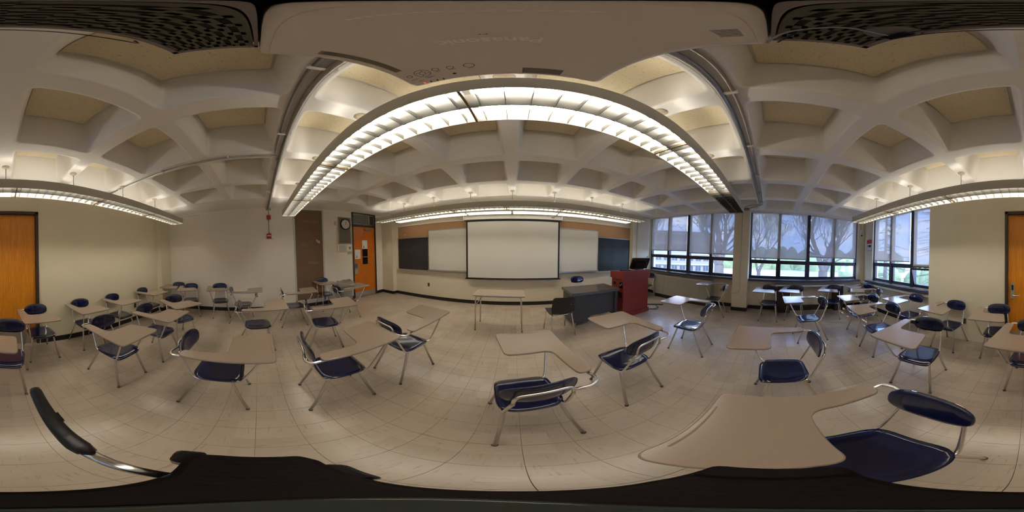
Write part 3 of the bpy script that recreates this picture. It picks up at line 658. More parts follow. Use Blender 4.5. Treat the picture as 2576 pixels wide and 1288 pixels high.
# ------------------------------------------------------------------ projector overhead
def projector():
    z0 = CAM_H + .65; cx, cy = -.025, .192
    t = thing('projector', 'off-white ceiling projector hanging upside down directly above the viewpoint', 'projector', (cx, cy, z0))
    w, d = .205, .163
    out = rounded([(-w,-d,.012),(w,-d,.012),(w,d,.02),(-w,d,.02)], 5)
    part('body', MB().prism(out, 0, .105, bev=.010, smooth=True), PROJ, t)
    def flat(name, pts, m, h=.0006, parent=t): return part(name, MB().prism(pts, -h, .0001), m, parent)
    def rect(x0, y0, x1, y1): return [(x0-cx, y0-cy), (x1-cx, y0-cy), (x1-cx, y1-cy), (x0-cx, y1-cy)]
    R = (0, PI, 0)
    textobj('lettering', 'Panasonic', .029, LETTER, t, (-.029-cx, .187-cy, -.0002), R, ext=.0006, bold=.0006, spacing=1.0, sx=.97)
    textobj('model_lettering', 'PT', .006, PRINT, t, (-.03-cx, .162-cy, -.0002), R, ext=.0004, sx=1.5)
    def ring(name, x, y, r, m=PRINT, th=.0007):
        n = 24; a = [(x-cx+r*math.cos(2*PI*k/n), y-cy+r*math.sin(2*PI*k/n), -.0003) for k in range(n)]
        part(name, MB().tube(a, th, 4, closed=True), m, t)
    for x, y, r in ((-.08,.295,.0095), (-.115,.294,.0065), (-.143,.291,.0065), (-.205,.296,.0055), (-.174,.296,.0165), (-.174,.296,.0065)): ring('button_ring', x, y, r)
    for k in range(4):
        a = k*PI/2 + .4; part('arrow_mark', MB().prism([(-.002,-.0015),(.002,-.0015),(0,.002)], -.0006, 0, Matrix.Translation((-.174-cx+.0115*math.cos(a), .296-cy+.0115*math.sin(a), 0))), PRINT, t)
    part('sensor_dot', MB().lathe([(.0035,-.0008),(.0035,0)], 16, c=(-.118-cx, .325-cy)), BLACKG, t)
    for x, m in ((-.196, emis('red_led', (1,.06,.05), .8)), (-.180, BLACKG), (-.164, BLACKG), (-.149, BLACKG)): flat('indicator', rect(x-.0015, .338, x+.0015, .346), m)
    for x, y, l in ((-.205,.315,.016), (-.17,.318,.022), (-.143,.302,.010), (-.114,.303,.016), (-.08,.308,.008), (-.196,.328,.012), (-.172,.322,.012)): flat('button_caption', rect(x-l/2, y-.0007, x+l/2, y+.0007), PRINT)
    for (x0, y0, x1, y1, nm) in ((.012,.317,.088,.342,'warning_label'),):
        l = flat(nm, rect(x0, y0, x1, y1), mat('label_grey', (.20,.185,.165), .6))
        for k in range(5): part('label_line', MB().prism(rect(x0+.003, y0+.003+k*.0045, x1-.003-.02*(k % 2), y0+.0042+k*.0045), -.0008, -.0006), mat('label_line', (.36,.34,.30), .6), l)
    l = flat('warning_strip', rect(-.213, .105, -.198, .262), mat('strip_grey', (.26,.24,.19), .6))
    for k in range(4): part('label_line', MB().prism(rect(-.211+k*.0035, .110, -.2098+k*.0035, .255), -.0008, -.0006), PRINT, l)
    l = flat('barcode_sticker', rect(.095, .045, .148, .075), WHITE)
    for k in range(9): part('bar', MB().prism(rect(.112+k*.0034, .049, .1138+k*.0034, .071), -.0008, -.0006), PRINT, l)
    for k in range(13): flat('embossed_dash', rect(-.07+k*.0075-.0026, .066, -.07+k*.0075+.0026, .0685), LETTER)
    part('seam', MB().prism(rect(-.228, .345, .178, .3456), -.0002, 0), PRINT, t)
    part('lens_barrel', MB().lathe([(.035, -.03), (.035, .001), (.028, .002)], 24, M=Matrix.Translation((.09, d, .05)) @ Matrix.Rotation(-PI/2, 4, 'X')), BLACKG, t)
projector()
def shelf():
    z0 = CAM_H + .675; x0, x1, y0, y1 = -.205, .168, -.088, .026
    t = thing('projector_bracket', 'dark slotted metal plate behind the projector with pale rim', 'bracket', (0, 0, z0))
    # slotted plate built from a grid of bars leaves real oblong slots
    rows = 6; mb = MB(); ph = (y1 - y0 - .02) / rows; bar = ph * .58
    for r in range(rows + 1): mb.box((x0+.008, y0+.010 + r*ph - bar/2, .001), (x1-.008, y0+.010 + r*ph + bar/2, .004))
    for r in range(rows):
        c = .036; o = (r % 2) * c / 2; x = x0 + .008 + o
        while x < x1 - .01:
            mb.box((max(x0+.008, x-.0055), y0+.010 + r*ph, .001), (min(x1-.008, x+.0055), y0+.010+(r+1)*ph, .004)); x += c
    part('slotted_plate', mb, OLIVE, t)
    rim = MB()
    for bx in (((x0, y0, 0), (x1, y0+.008, .012)), ((x0, y1-.004, 0), (x1, y1, .012)), ((x0, y0, 0), (x0+.008, y1, .012)), ((x1-.008, y0, 0), (x1, y1, .012))): rim.box(*bx)
    part('rim', rim, mat('rim_grey', (.24,.22,.23), .35, .4), t)
    part('backing_box', MB().box((x0+.002, y0+.002, .012), (x1-.002, y1-.006, .085)), BLACKP, t); part('top_plate', MB().box((x0+.002, y0+.002, .085), (x1-.002, y1+.25, .092)), OLIVE, t)
    part('drop_pole', MB().tube([(-.02, .06, .10), (-.02, .06, ZC + .30 - z0)], .025, 14), PIPE, t)
    part('ceiling_plate', MB().lathe([(.03, ZC + .40 - z0), (.09, ZC + .43 - z0)], 20, c=(-.02, .06)), PIPE, t)
    part('cable_clamp', MB().lathe([(.024, -.006), (.026, .001)], 20, c=(.095, -.065)), mat('clamp', (.20,.19,.18), .4), t)
    part('plug', MB().box((.085, -.082, -.028), (.115, -.068, -.004)), BLACKG, t)
shelf()
for k, (pts, r, m, lb) in enumerate((
    ([(-.115, -.083, .61), (-.135, -.092, .64), (-.10, -.10, .66), (0, -.095, .655), (.11, -.082, .645)], .0016, BLACKP, 'thin black cable looping along the rear edge of the projector bracket'),
    ([(.175, .03, .66), (.12, .012, .645), (.09, -.02, .62), (.10, -.05, .63), (.105, -.07, .65)], .0022, mat('grey_cable', (.32,.30,.28), .4), 'grey cable curving under the projector bracket to the plug'),
    ([(.172, .018, .66), (.11, -.002, .65), (.06, -.03, .655), (.02, -.05, .65), (.05, -.07, .645), (.10, -.075, .648)], .0015, BLACKG, 'thin black lead crossing under the projector bracket'))):
    tag(part('cable', MB().tube([(p[0], p[1], p[2] + CAM_H) for p in path(pts, .04, 6)], r, 6), m), lb, 'cable')

# ------------------------------------------------------------------ ceiling conduits
t = thing('ceiling_conduit', 'pair of grey conduits running across the ceiling above the projector', 'conduit', (0, .275, 2.87))
part('thick_pipe', MB().tube([(XL, .03, 0), (3.95, .03, 0)], .021, 12), PIPE, t)
part('thin_pipe', MB().tube(path([(-1.8, -.035, .008), (4.0, -.035, .008), (4.2, .25, .008), (4.36, .35, .008)], .12), .011, 10), PIPE, t)
part('thin_pipe', MB().tube(path([(3.93, .03, 0), (4.05, .32, 0), (4.3, .60, 0)], .08), .011, 10), PIPE, t)
for x in (-3.2, -2.3, -1.4, -.55, .8, 1.6, 2.4, 3.2, 3.8): part('pipe_strap', MB().box((x-.012, -.06, -.012), (x+.012, .06, .03)), WHITEM, t)
part('junction_box', MB().box((4.33, .36, -.04), (4.42, .50, .03)), mat('box_grey', (.22,.22,.18), .5), t)
t = thing('rear_conduit', 'thin conduit along a ceiling rib toward the rear left, bending into the main pipes', 'conduit', (-1.885, 0, 2.885))
part('pipe', MB().tube(path([(-.12, .27, 0), (.0, .27, 0), (0, -2.45, 0)], .12), .010, 10), ALUM, t)
for y in (-.3, -1.2, -2.1): part('pipe_strap', MB().box((-.03, y-.01, -.012), (.03, y+.01, .015)), WHITEM, t)
tag(part('corner_pipe', MB().tube(path([(4.0, 4.285, 2.86), (4.0, 4.285, .4)], .05), .011, 8).tube(path([(4.0, 4.285, 2.86), (4.55, 4.25, 2.86)], .05), .011, 8), mat('painted_pipe', (.62,.58,.46), .5)), 'painted vertical pipe on the front wall by the first window', 'conduit')
tag(part('pillar_conduit', MB().tube(path([(4.37, .80, 2.86), (4.37, .80, .55), (4.37, 1.0, .50)], .06), .008, 8), mat('painted_pipe2', (.60,.54,.42), .5)), 'thin painted conduit down the pillar between the windows', 'conduit')
tag(part('diffuser_strip', MB().box((XL+.001, -2.25, 2.83), (XL+.03, -1.65, 2.86)), WHITEM), 'thin pale strip high on the left wall near the rear corner', 'strip')

# ------------------------------------------------------------------ tablet-arm chairs
def seat_mesh():
    n, m = 15, 13; vs = []; fs = []; W, y0, y1 = .192, -.155, .245; th = .012
    def top(u, v):
        a, b = u*2-1, v*2-1
        k = 1 - .10 * (abs(b)**3 if b < 0 else 0)
        e = 5.0; q = (abs(a)**e + abs(b)**e); s = 1.0
        mx = max(abs(a), abs(b)); 
        if mx > 1e-6: s = mx / (q ** (1/e))
        x = a * s * W * k; y = (y0+y1)/2 + b * s * (y1-y0)/2
        z = .440 - .012 * (1-a*a) * (1-b*b) + .010 * max(0, (-b-.55)) * 2 - .020 * max(0, b-.6)**2 * 6 - .006*(mx**8)
        return x, y, z
    for layer in (0, 1):
        for i in range(n):
            for j in range(m):
                x, y, z = top(i/(n-1), j/(m-1)); s = 1.0 if layer == 0 else .985
                vs.append((x*s, y*s + .0006, z - (th + .004 if layer else 0)))
    for i in range(n-1):
        for j in range(m-1):
            q = (i*m+j, (i+1)*m+j, (i+1)*m+j+1, i*m+j+1); fs.append(q); o = n*m; fs.append(tuple(o + k for k in reversed(q)))
    bd = [(i, 0) for i in range(n)] + [(n-1, j) for j in range(1, m)] + [(i, m-1) for i in range(n-2, -1, -1)] + [(0, j) for j in range(m-2, 0, -1)]
    for k in range(len(bd)):
        a = bd[k]; b = bd[(k+1) % len(bd)]; ia = a[0]*m+a[1]; ib = b[0]*m+b[1]; fs.append((ib, ia, ia+n*m, ib+n*m))
    mb = MB().add(vs, fs, True); return mb.mesh('seat', NAVY)
def back_mesh():
    n = 32; W, H = .195, .094; rings = [(1.0, 0.006), (.985, -.004), (.93, -.009), (.6, -.010), (.25, -.010)]
    vs = []; fs = []
    def pt(a, s, dz):
        c, si = math.cos(a), math.sin(a); e = 2.7
        x = W * s * math.copysign(abs(c)**(2/e), c); z = H * s * math.copysign(abs(si)**(2/e), si)
        y = .035 * (x/W)**2 + z * -.16
        return x, y, z, dz
    for side in (1, -1):
        for s, d in (rings if side == 1 else rings[1:]):
            for k in range(n):
                x, y, z, _ = pt(2*PI*k/n, s, 0); vs.append((x, y + (-d if side == 1 else d + .002), z))
    m1 = len(rings)
    for j in range(m1-1):
        for k in range(n): fs.append((j*n+k, (j+1)*n+k, (j+1)*n+(k+1) % n, j*n+(k+1) % n))
    fs.append(tuple((m1-1)*n+k for k in range(n-1, -1, -1)))
    o = m1*n; 
    for k in range(n): fs.append((k, (k+1) % n, o+(k+1) % n, o+k))
    for j in range(m1-2):
        for k in range(n): fs.append((o+j*n+k, o+j*n+(k+1) % n, o+(j+1)*n+(k+1) % n, o+(j+1)*n+k))
    fs.append(tuple(o+(m1-2)*n+k for k in range(n)))
    mb = MB().add(vs, fs, True); me = mb.mesh('backrest', NAVY)
    bm = bmesh.new(); bm.from_mesh(me); bmesh.ops.recalc_face_normals(bm, faces=bm.faces); bm.to_mesh(me); bm.free()
    return me
def tablet_outline():
    return rounded([(.222, -.185, .045), (.322, -.185, .045), (.340, .485, .045), (-.160, .510, .05), (-.118, .160, .055), (.205, .150, .075)], 7)
def make_chair(with_tablet=True):
    t = thing('tablet_chair', 'x', 'chair')
    link('seat', seat_mesh(), t)
    link('backrest', back_mesh(), t, (0, -.238, .748))
    fr = MB()
    for s in (-1, 1):
        fr.tube(path([(s*.165, .215, .418), (s*.168, -.135, .412), (s*.150, -.225, .62), (s*.140, -.262, .70)], .05), .0105, 8)
    fr.tube(path([(-.140, -.262, .70), (-.132, -.272, .792), (.132, -.272, .792), (.140, -.262, .70)], .05), .0105, 8, flat=.8)
    fr.tube([(-.165, .15, .414), (.165, .15, .414)], .009, 8); fr.tube([(-.165, -.10, .410), (.165, -.10, .410)], .009, 8)
    part('frame', fr, CHROME, t)
    for sx, ya, yb, xb in ((-1, .16, .267, .21), (1, .16, .267, .21), (-1, -.095, -.262, .212), (1, -.095, -.262, .212)):
        dirv = Vector((sx*(xb-.15), yb-ya, -.40)); 
        l = part('leg', MB().tube(path([(sx*.150, ya, .41), (sx*.158, ya + (yb-ya)*.08, .385), (sx*xb, yb, .012)], .015, 3), .0125, 8), DULLCH, t)
        part('glide', MB().lathe([(.012, 0), (.016, .002), (.016, .012), (.013, .022)], 10, c=(sx*xb, yb)), mat_glide, l)
    if with_tablet:
        ar = MB().tube(path([(.137, -.268, .745), (.235, -.285, .748), (.295, -.255, .752), (.285, -.16, .756), (.270, .28, .756), (.262, .385, .742), (.195, .235, .435), (.165, .19, .416)], .045), .0105, 8)
        part('arm_support', ar, CHROME, t)
        tb = part('writing_tablet', MB().prism(tablet_outline(), .768, .787, bev=.005, smooth=True), TAB, t)
        part('pencil_groove', MB().prism(rounded([(-.07,.478,.003),(.22,.466,.003),(.22,.474,.003),(-.07,.486,.003)],2), .7871, .7874), GROOVE, tb)
    return t
mat_glide = mat('rubber_glide', (0.10, 0.07, 0.05), 0.6)
CH = {
'near': (0.353, -0.317, 1.5, 'tablet-arm chair nearest the viewpoint, large tan tablet filling the lower right foreground'),
'c2': (0.085, 0.902, 10.8, 'navy tablet-arm chair seen from directly behind, front centre, facing the screen'),
'c3': (0.957, 1.115, 2.0, 'navy tablet-arm chair in the front row, in front of the red lectern'),
'M1': (-1.247, 0.57, -4.3, 'tablet-arm chair left of centre whose tablet overlaps the chair behind it'),
'M2': (-1.151, 1.385, -6.3, 'tablet-arm chair with dark glossy seat, front of the left block on open floor'),
'L12': (-1.339, -0.409, 1.6, 'large tablet-arm chair in left foreground, side view, wide tablet to the right'),
'R7': (1.369, -0.194, 2.2, 'tablet-arm chair on the right, side view, its tablet mauve-lit beside the near tablet'),
'R10': (1.08, -1.479, 13.0, 'tablet-arm chair at right facing the viewer with shiny window-lit seat'),
'L5': (-1.205, -1.507, 2.3, 'tablet-arm chair in left foreground facing the viewer, mid-size, before the wall row'),
'L1': (-0.558, -2.474, 3.9, 'tablet-arm chair standing against the rear door frame'),
'L0': (-0.041, -1.781, -9.3, 'tablet-arm chair in front of the rear door, split by the picture edge'),
'L2': (-1.406, -2.551, 2.1, 'first tablet-arm chair along the rear wall left of the rear door'),
'L3': (-2.178, -2.555, 0.8, 'second tablet-arm chair along the rear wall left of the rear door'),
'L4': (-3.148, -2.555, -2.7, 'third tablet-arm chair along the rear wall, nearest the corner column'),
'L6': (-1.973, -1.486, -2.0, 'tablet-arm chair with speckled tablet behind and right of the left foreground chair'),
'L7': (-2.67, -1.45, -31.4, 'turned tablet-arm chair just behind the one with speckled tablet'),
'L8b': (-4.03, -1.80, -66.6, 'tablet-arm chair near the rear left corner whose backrest reflects the windows'),
'L8a': (-4.16, -2.32, -80.0, 'tablet-arm chair deepest in the rear left corner beside the column'),
'L9': (-4.11, -1.018, -73.6, 'tablet-arm chair against the left wall facing the room, alone between neighbours'),
'L10': (-3.753, -0.439, 1.4, 'side-on tablet-arm chair by the left wall outlet'),
'L11': (-2.549, -0.099, 3.5, 'side-on tablet-arm chair behind the large left foreground one'),
'M4': (-3.43, 0.692, -3.5, 'side-on tablet-arm chair below the left edge of the brown panel'),
'M3': (-2.354, 0.926, -11.1, 'tablet-arm chair between the brown panel and the overlapping pair'),
'M6': (-3.228, 1.855, 1.7, 'tablet-arm chair in front of the grey bin and orange door'),
'M5': (-4.145, 1.767, -87.5, 'tablet-arm chair against the brown panel facing the room'),
'R3': (3.99, -0.01, 85.8, 'first tablet-arm chair right of the pillar, back to the long table'),
'R4': (4.04, -0.658, 74.2, 'middle tablet-arm chair with its back to the long white-topped table'),
'R5': (4.02, -1.668, 62.3, 'tablet-arm chair at the rear end of the long white-topped table'),
'R6': (2.893, -0.769, 3.5, 'side-on tablet-arm chair with mirror-bright seat in front of the long table'),
'R1': (2.175, 1.089, 2.8, 'tablet-arm chair with silvery seat between the lectern and the pillar'),
'R2': (3.934, 1.327, 6.0, 'small tablet-arm chair beside the radiator, left of the pillar'),
'R8': (2.03, -1.688, -5.2, 'tablet-arm chair with sky-reflecting seat in the rear right block'),
'Rc': (2.819, -1.864, -1.9, 'tablet-arm chair with half-bright tablet, behind the sky-reflecting one'),
'Rb': (3.38, -2.412, -23.8, 'turned tablet-arm chair near the rear window radiator'),
'Rd': (4.10, -2.66, 11.2, 'farthest tablet-arm chair, tucked in the rear right corner under the sign'),
'Re': (2.231, -2.60, 0.7, 'tablet-arm chair under the tilted open window sash'),
'Rf': (1.27, -2.552, -3.3, 'tablet-arm chair against the rear wall just left of the rear wall outlet'),
'Rg': (0.454, -2.535, 3.2, 'tablet-arm chair against the rear wall at the lock side of the rear door'),
'F2': (4.07, 3.84, 97.0, 'tablet-arm chair half hidden between the lectern and the radiator'),
}
proto = make_chair(); first = True
for k, (x, y, a, lb) in CH.items():
    if first: proto.location = (x, y, 0); proto.rotation_euler = (0, 0, math.radians(a)); proto['label'] = lb; proto['group'] = 'tablet-arm chairs'; first = False
    else: dup(proto, (x, y, 0), math.radians(a), lb, 'tablet-arm chairs')
pc = make_chair(False); pc.name = 'side_chair'; pc.location = (1.72, 4.0, 0); pc.rotation_euler = (0, 0, PI); pc['label'] = 'navy chair behind the steel desk, only its backrest showing'

# ------------------------------------------------------------------ lectern, desk, tables
def lectern():
    x0, x1, y0, y1 = 2.27, 3.08, 2.84, 3.30; cx = (x0+x1)/2; cy = (y0+y1)/2
    t = thing('lectern', 'red cherry-laminate lectern cabinet at the front right', 'lectern', (cx, cy, 0)); w, d = (x1-x0)/2, (y1-y0)/2
    part('cabinet_body', MB().box((-w, -d, .10), (w, d, .93)), CHERRY, t)
    part('plinth', MB().box((-w-.025, -d-.025, 0), (w+.025, d+.025, .11)), CHERRY, t)
    part('top_band', MB().prism([(-d-.03,.93),(d+.03,.93),(d+.03,1.08),(-d-.03,1.125)], -w-.03, w+.03, Matrix(((0,0,1,0),(1,0,0,0),(0,1,0,0),(0,0,0,1)))), CHERRY, t)
    part('vent_grille', MB().box((-w-.006, .06, .77), (-w, .17, .84)), BLACKP, t)
    part('finger_slot', MB().box((-w-.003, -.04, .885), (-w, .05, .897)), BLACKP, t)
    c = part('connector_panel', MB().box((-w-.008, -.20, .72), (-w, -.09, .86)), BLACKG, t)
    part('connector', MB().box((-w-.012, -.185, .80), (-w-.008, -.155, .83)).box((-w-.012, -.14, .77), (-w-.008, -.11, .80)), ALUM, c)
    part('socket_box', MB().box((-w-.015, -.18, .48), (-w, -.12, .62)), BLACKP, t); part('socket_box', MB().box((-w-.015, -.09, .50), (-w, -.05, .62)), BLACKP, t)
    m = thing('monitor', 'black monitor leaning on the lectern top, seen from behind', 'monitor', (2.92, 3.06, 1.145))
    R = Matrix.Rotation(math.radians(-12), 4, 'Z') @ Matrix.Rotation(math.radians(28), 4, 'X')
    part('case', MB().prism(rounded([(-.26,-.0,.012),(.26,0,.012),(.26,.30,.012),(-.26,.30,.012)],3), -.02, .02, R @ Matrix.Rotation(PI/2,4,'X')), BLACKG, m)
    part('rear_housing', MB().box((-.15, -.055, .02), (.15, -.02, .20), R), BLACKP, m); part('handle', MB().box((-.12, -.028, .255), (.12, -.02, .275), R), BLACKP, m)
    part('foot', MB().box((-.14, -.06, -.03), (.14, .12, -.012)), BLACKP, m)
    k = thing('keyboard', 'black keyboard and control pad at the left end of the lectern top', 'keyboard', (2.50, 3.04, 1.115))
    part('base', MB().box((-.14, -.07, -.018), (.14, .07, .004)), BLACKG, k); part('keys', MB().box((-.13, -.06, .004), (.13, .06, .010)), BLACKP, k)
    g = thing('gooseneck_microphone', 'thin gooseneck microphone rising from the right of the lectern', 'microphone', (3.00, 3.20, 1.08))
    part('base', MB().lathe([(.022, 0), (.016, .02)], 12), BLACKP, g)
    part('gooseneck', MB().tube([(0, 0, .02), (.12, .0, .14), (.26, 0, .26), (.38, 0, .345)], .004, 6), BLACKP, g); part('capsule', MB().tube([(.375, 0, .34), (.42, 0, .365)], .010, 8), BLACKP, g)
lectern()
def desk():
    x0, x1, y0, y1 = 1.05, 2.16, 2.83, 3.46; cx, cy = (x0+x1)/2, (y0+y1)/2; w, d = (x1-x0)/2, (y1-y0)/2
    t = thing('steel_desk', 'dark grey steel teacher desk beside the red lectern', 'desk', (cx, cy, 0), math.radians(2))
    part('desk_top', MB().prism(rounded([(-w,-d,.02),(w,-d,.02),(w,d,.02),(-w,d,.02)],4), .715, .745), DESKTOP, t)
    part('edge_band', MB().prism(rounded([(-w-.004,-d-.004,.02),(w+.004,-d-.004,.02),(w+.004,d+.004,.02),(-w-.004,d+.004,.02)],4), .695, .738), mat('steel_edge', (.16,.16,.17), .35, .5), t)
    part('pedestal', MB().box((-w+.03, -d+.03, .10), (-w+.40, d-.03, .70)), GREYST, t)
    part('modesty_panel', MB().box((-w+.40, -d+.07, .20), (w-.12, -d+.085, .70)), GREYST, t)
    part('end_panel', MB().box((w-.10, -d+.03, .12), (w-.03, d-.03, .70)), GREYST, t)
    for x, y in ((-w+.09, -d+.08), (-w+.09, d-.08), (w-.07, -d+.08), (w-.07, d-.08)): part('leg', MB().lathe([(.018, 0), (.018, .02), (.024, .03), (.026, .12)], 12, c=(x, y)), ALUM, t)
desk()
def folding_table():
    t = thing('folding_table', 'small tan-topped table with steel legs in front of the screen', 'table', (-.27, 3.03, 0), math.radians(-1))
    part('table_top', MB().prism(rounded([(-.47,-.24,.03),(.46,-.24,.03),(.46,.24,.03),(-.47,.24,.03)],4), .722, .742), TANTOP, t)
    part('apron', MB().box((-.40, -.20, .70), (.38, -.185, .722)).box((-.40, .185, .70), (.38, .20, .722)), WHITEM, t)
    for x in (-.42, .40):
        for y in (-.2, .22): 
            l = part('leg', MB().tube(path([(x*.9, y*.92, .715), (x, y, .68), (x*1.03, y, .0)], .02), .012, 8), DULLCH, t)
            part('glide', MB().lathe([(.014, 0), (.014, .02)], 8, c=(x*1.03, y)), mat_glide, l)
    part('leg_brace', MB().tube([(-.42, .20, .54), (-.30, .0, .71)], .007, 6).tube([(-.42, -.2, .54), (-.30, 0, .71)], .007, 6), DULLCH, t)
folding_table()
def plastic_chair():
    t = thing('stacking_chair', 'black plastic shell chair with chrome legs at the left end of the desk', 'chair', (.79, 2.75, 0), math.radians(6))
    n, m = 13, 18; vs = []
    prof = [(.22, .435), (.21, .447), (.15, .445), (.05, .436), (-.05, .432), (-.12, .436), (-.165, .455), (-.19, .50), (-.205, .56), (-.22, .62), (-.235, .69), (-.25, .75), (-.256, .775), (-.26, .787)]
    wid = [.20, .208, .21, .212, .214, .214, .21, .208, .206, .205, .204, .198, .185, .15]
    for (y, z), w in zip(prof, wid):
        for i in range(n):
            a = i/(n-1)*2-1; vs.append((a*w, y + (.03*a*a if z > .5 else 0), z + (.018*a*a if z < .47 else 0)))
    k = len(vs); th = [(v[0]*.985, v[1] - (.007 if v[2] > .47 else 0), v[2] - (.008 if v[2] <= .47 else .002)) for v in vs]; fs = []
    r = len(prof)
    for j in range(r-1):
        for i in range(n-1):
            q = (j*n+i, j*n+i+1, (j+1)*n+i+1, (j+1)*n+i); fs.append(q); fs.append(tuple(k+a for a in reversed(q)))
    bd = list(range(n)) + [j*n+n-1 for j in range(1, r)] + [(r-1)*n+i for i in range(n-2, -1, -1)] + [j*n for j in range(r-2, 0, -1)]
    for a, b in zip(bd, bd[1:] + bd[:1]): fs.append((b, a, a+k, b+k))
    part('shell', MB().add(vs+th, fs, True), mat('black_shell', (.018,.015,.014), .35), t)
    for s in (-1, 1):
        part('leg', MB().tube(path([(s*.17, .17, .42), (s*.185, .18, .40), (s*.215, .22, 0)], .02), .0115, 8), CHROME, t)
        part('leg', MB().tube(path([(s*.17, -.13, .42), (s*.185, -.14, .40), (s*.215, -.23, 0)], .02), .0115, 8), CHROME, t)
    part('seat_frame', MB().tube(path([(-.17,.17,.42), (-.17,-.13,.42)], .02), .011, 8).tube([(.17,.17,.42),(.17,-.13,.42)], .011, 8).tube([(-.17,-.13,.42),(.17,-.13,.42)], .011, 8).tube([(-.17,.17,.415),(.17,.17,.415)], .011, 8), CHROME, t)
    part('rivet', MB().lathe([(.006, 0), (.006, .003)], 8, M=Matrix.Translation((.12, -.237, .64)) @ Matrix.Rotation(PI/2, 4, 'X')), ALUM, t)
plastic_chair()
def bin_():
    t = thing('trash_bin', 'large round grey plastic bin between the clock board and the orange door', 'bin', (-4.16, 2.42, 0))
    part('body', MB().lathe([(.20, 0), (.205, .02), (.225, .55), (.235, .60), (.235, .605), (.225, .606), (.215, .55), (.19, .03)], 32), GREYPL, t)
    part('rim', MB().lathe([(.236, .60), (.25, .605), (.262, .63), (.262, .67), (.25, .685), (.235, .68), (.228, .60)], 32), GREYPL, t)
    for s in (-1, 1): part('handle', MB().box((-.05, s*.26-.015, .60), (.05, s*.26+.015, .63)), GREYPL, t)
    n = 32; vs = []; fs = []; rr = random.Random(4)
    for j in range(3):
        for k in range(n):
            a = 2*PI*k/n; w = .02*math.sin(3*a+1) + .012*math.sin(7*a); r = (.255, .266, .262)[j]; vs.append((r*math.cos(a), r*math.sin(a), (.70+w, .69+w*.5, .60+w*2)[j]))
    for j in range(2):
        for k in range(n): fs.append((j*n+k, j*n+(k+1) % n, (j+1)*n+(k+1) % n, (j+1)*n+k))
    part('bag_liner', MB().add(vs, fs, True), mat('liner', (.36,.33,.28), .4), t)
bin_()
def radiator():
    t = thing('radiator_cabinet', 'long beige radiator cabinet under the first window', 'radiator', (4.53, 2.71, 0))
    part('cabinet', MB().box((-.14, -1.05, .13), (.16, 1.05, .77)), RADM, t); part('plinth', MB().box((-.12, -1.04, 0), (.16, 1.04, .13)), BASE, t)
    part('top_cover', MB().box((-.15, -1.06, .77), (.16, 1.06, .795)), mat('rad_top', (.50,.49,.46), .25), t)
    part('panel_seam', MB().box((-.1425, .62, .15), (-.14, .626, .76)), GROOVE, t); part('panel_seam', MB().box((-.1425, -.70, .15), (-.14, -.694, .76)), GROOVE, t)
    part('top_slot', MB().box((-.12, -.95, .7952), (-.10, .95, .7962)), GROOVE, t)
radiator()
def long_table():
    t = thing('long_table', 'long white-topped table with dark brown ends along the second window wall', 'table', (4.53, -1.13, 0))
    part('table_top', MB().box((-.145, -1.04, .775), (.155, 1.0, .805)), WHTOP, t)
    part('end_panel', MB().box((-.12, -1.02, .0), (.15, -.76, .775)), DKWOOD, t); part('end_panel', MB().box((-.12, .55, .0), (.15, .92, .775)), DKWOOD, t)
    part('back_rail', MB().box((.10, -.76, .0), (.14, .55, .16)), DKWOOD, t)
    part('lock', MB().box((-.125, .70, .72), (-.12, .74, .735)), BLACKG, t)
long_table()
def seccam():
    t = thing('security_camera', 'small white security camera on the wall between the windows at rear right', 'camera', (XR, -2.87, 2.42))
    part('mount_box', MB().box((-.05, -.05, .06), (0, .05, .17)), WHITEM, t); part('cable_drop', MB().tube([(-.02, 0, .17), (-.02, 0, .45)], .005, 6), BLACKP, t)
    part('arm', MB().tube([(-.02, 0, .03), (-.09, .03, .0)], .012, 8), WHITEM, t); part('camera_head', MB().tube([(-.07, .0, -.01), (-.16, .05, -.04)], .032, 14), WHITEM, t)
    part('lens', MB().tube([(-.158, .049, -.039), (-.168, .054, -.042)], .026, 14), BLACKG, t)
seccam()
def sign():
    t = thing('warning_sign', 'red and white camera surveillance sign on the rear right wall', 'sign', (4.38, YBR, 2.07))
    part('board', MB().box((-.155, 0, -.19), (.155, .006, .19)), WHITE, t)
    f = MB()
    for bx in (((-.155,.006,-.19),(-.147,.0075,.19)), ((.147,.006,-.19),(.155,.0075,.19)), ((-.155,.006,.182),(.155,.0075,.19)), ((-.155,.006,-.19),(.155,.0075,-.182))): f.box(*bx)
    part('red_border', f, RED, t); part('red_header', MB().prism(rounded([(-.135,.04,.03),(.135,.04,.03),(.135,.165,.02),(-.135,.165,.02)],3), .006, .0076, Matrix(((1,0,0,0),(0,0,1,0),(0,1,0,0),(0,0,0,1)))), mat('sign_red', (.62,.03,.05), .4), t)
    p = part('camera_pictogram', MB().box((-.06, .006, -.075), (.045, .0076, -.005)).prism([(.05,-.055),(.10,-.085),(.10,.005),(.05,-.025)], .006, .0076, Matrix(((-1,0,0,0),(0,0,1,0),(0,1,0,0),(0,0,0,1)))).box((.07, .006, -.075), (.095, .0076, -.005)), BLACKP, t)
sign()
tag(part('floor_cable_cover', MB().prism([(-.05,0),(.05,0),(.03,.018),(-.03,.018)], 0, 1.0, Matrix.Translation((3.10, 3.60, 0)) @ Matrix.Rotation(math.radians(-46), 4, 'Z') @ Matrix(((0,0,1,0),(1,0,0,0),(0,1,0,0),(0,0,0,1)))), BLACKP), 'black floor cable cover running from the lectern toward the radiator', 'cable cover')
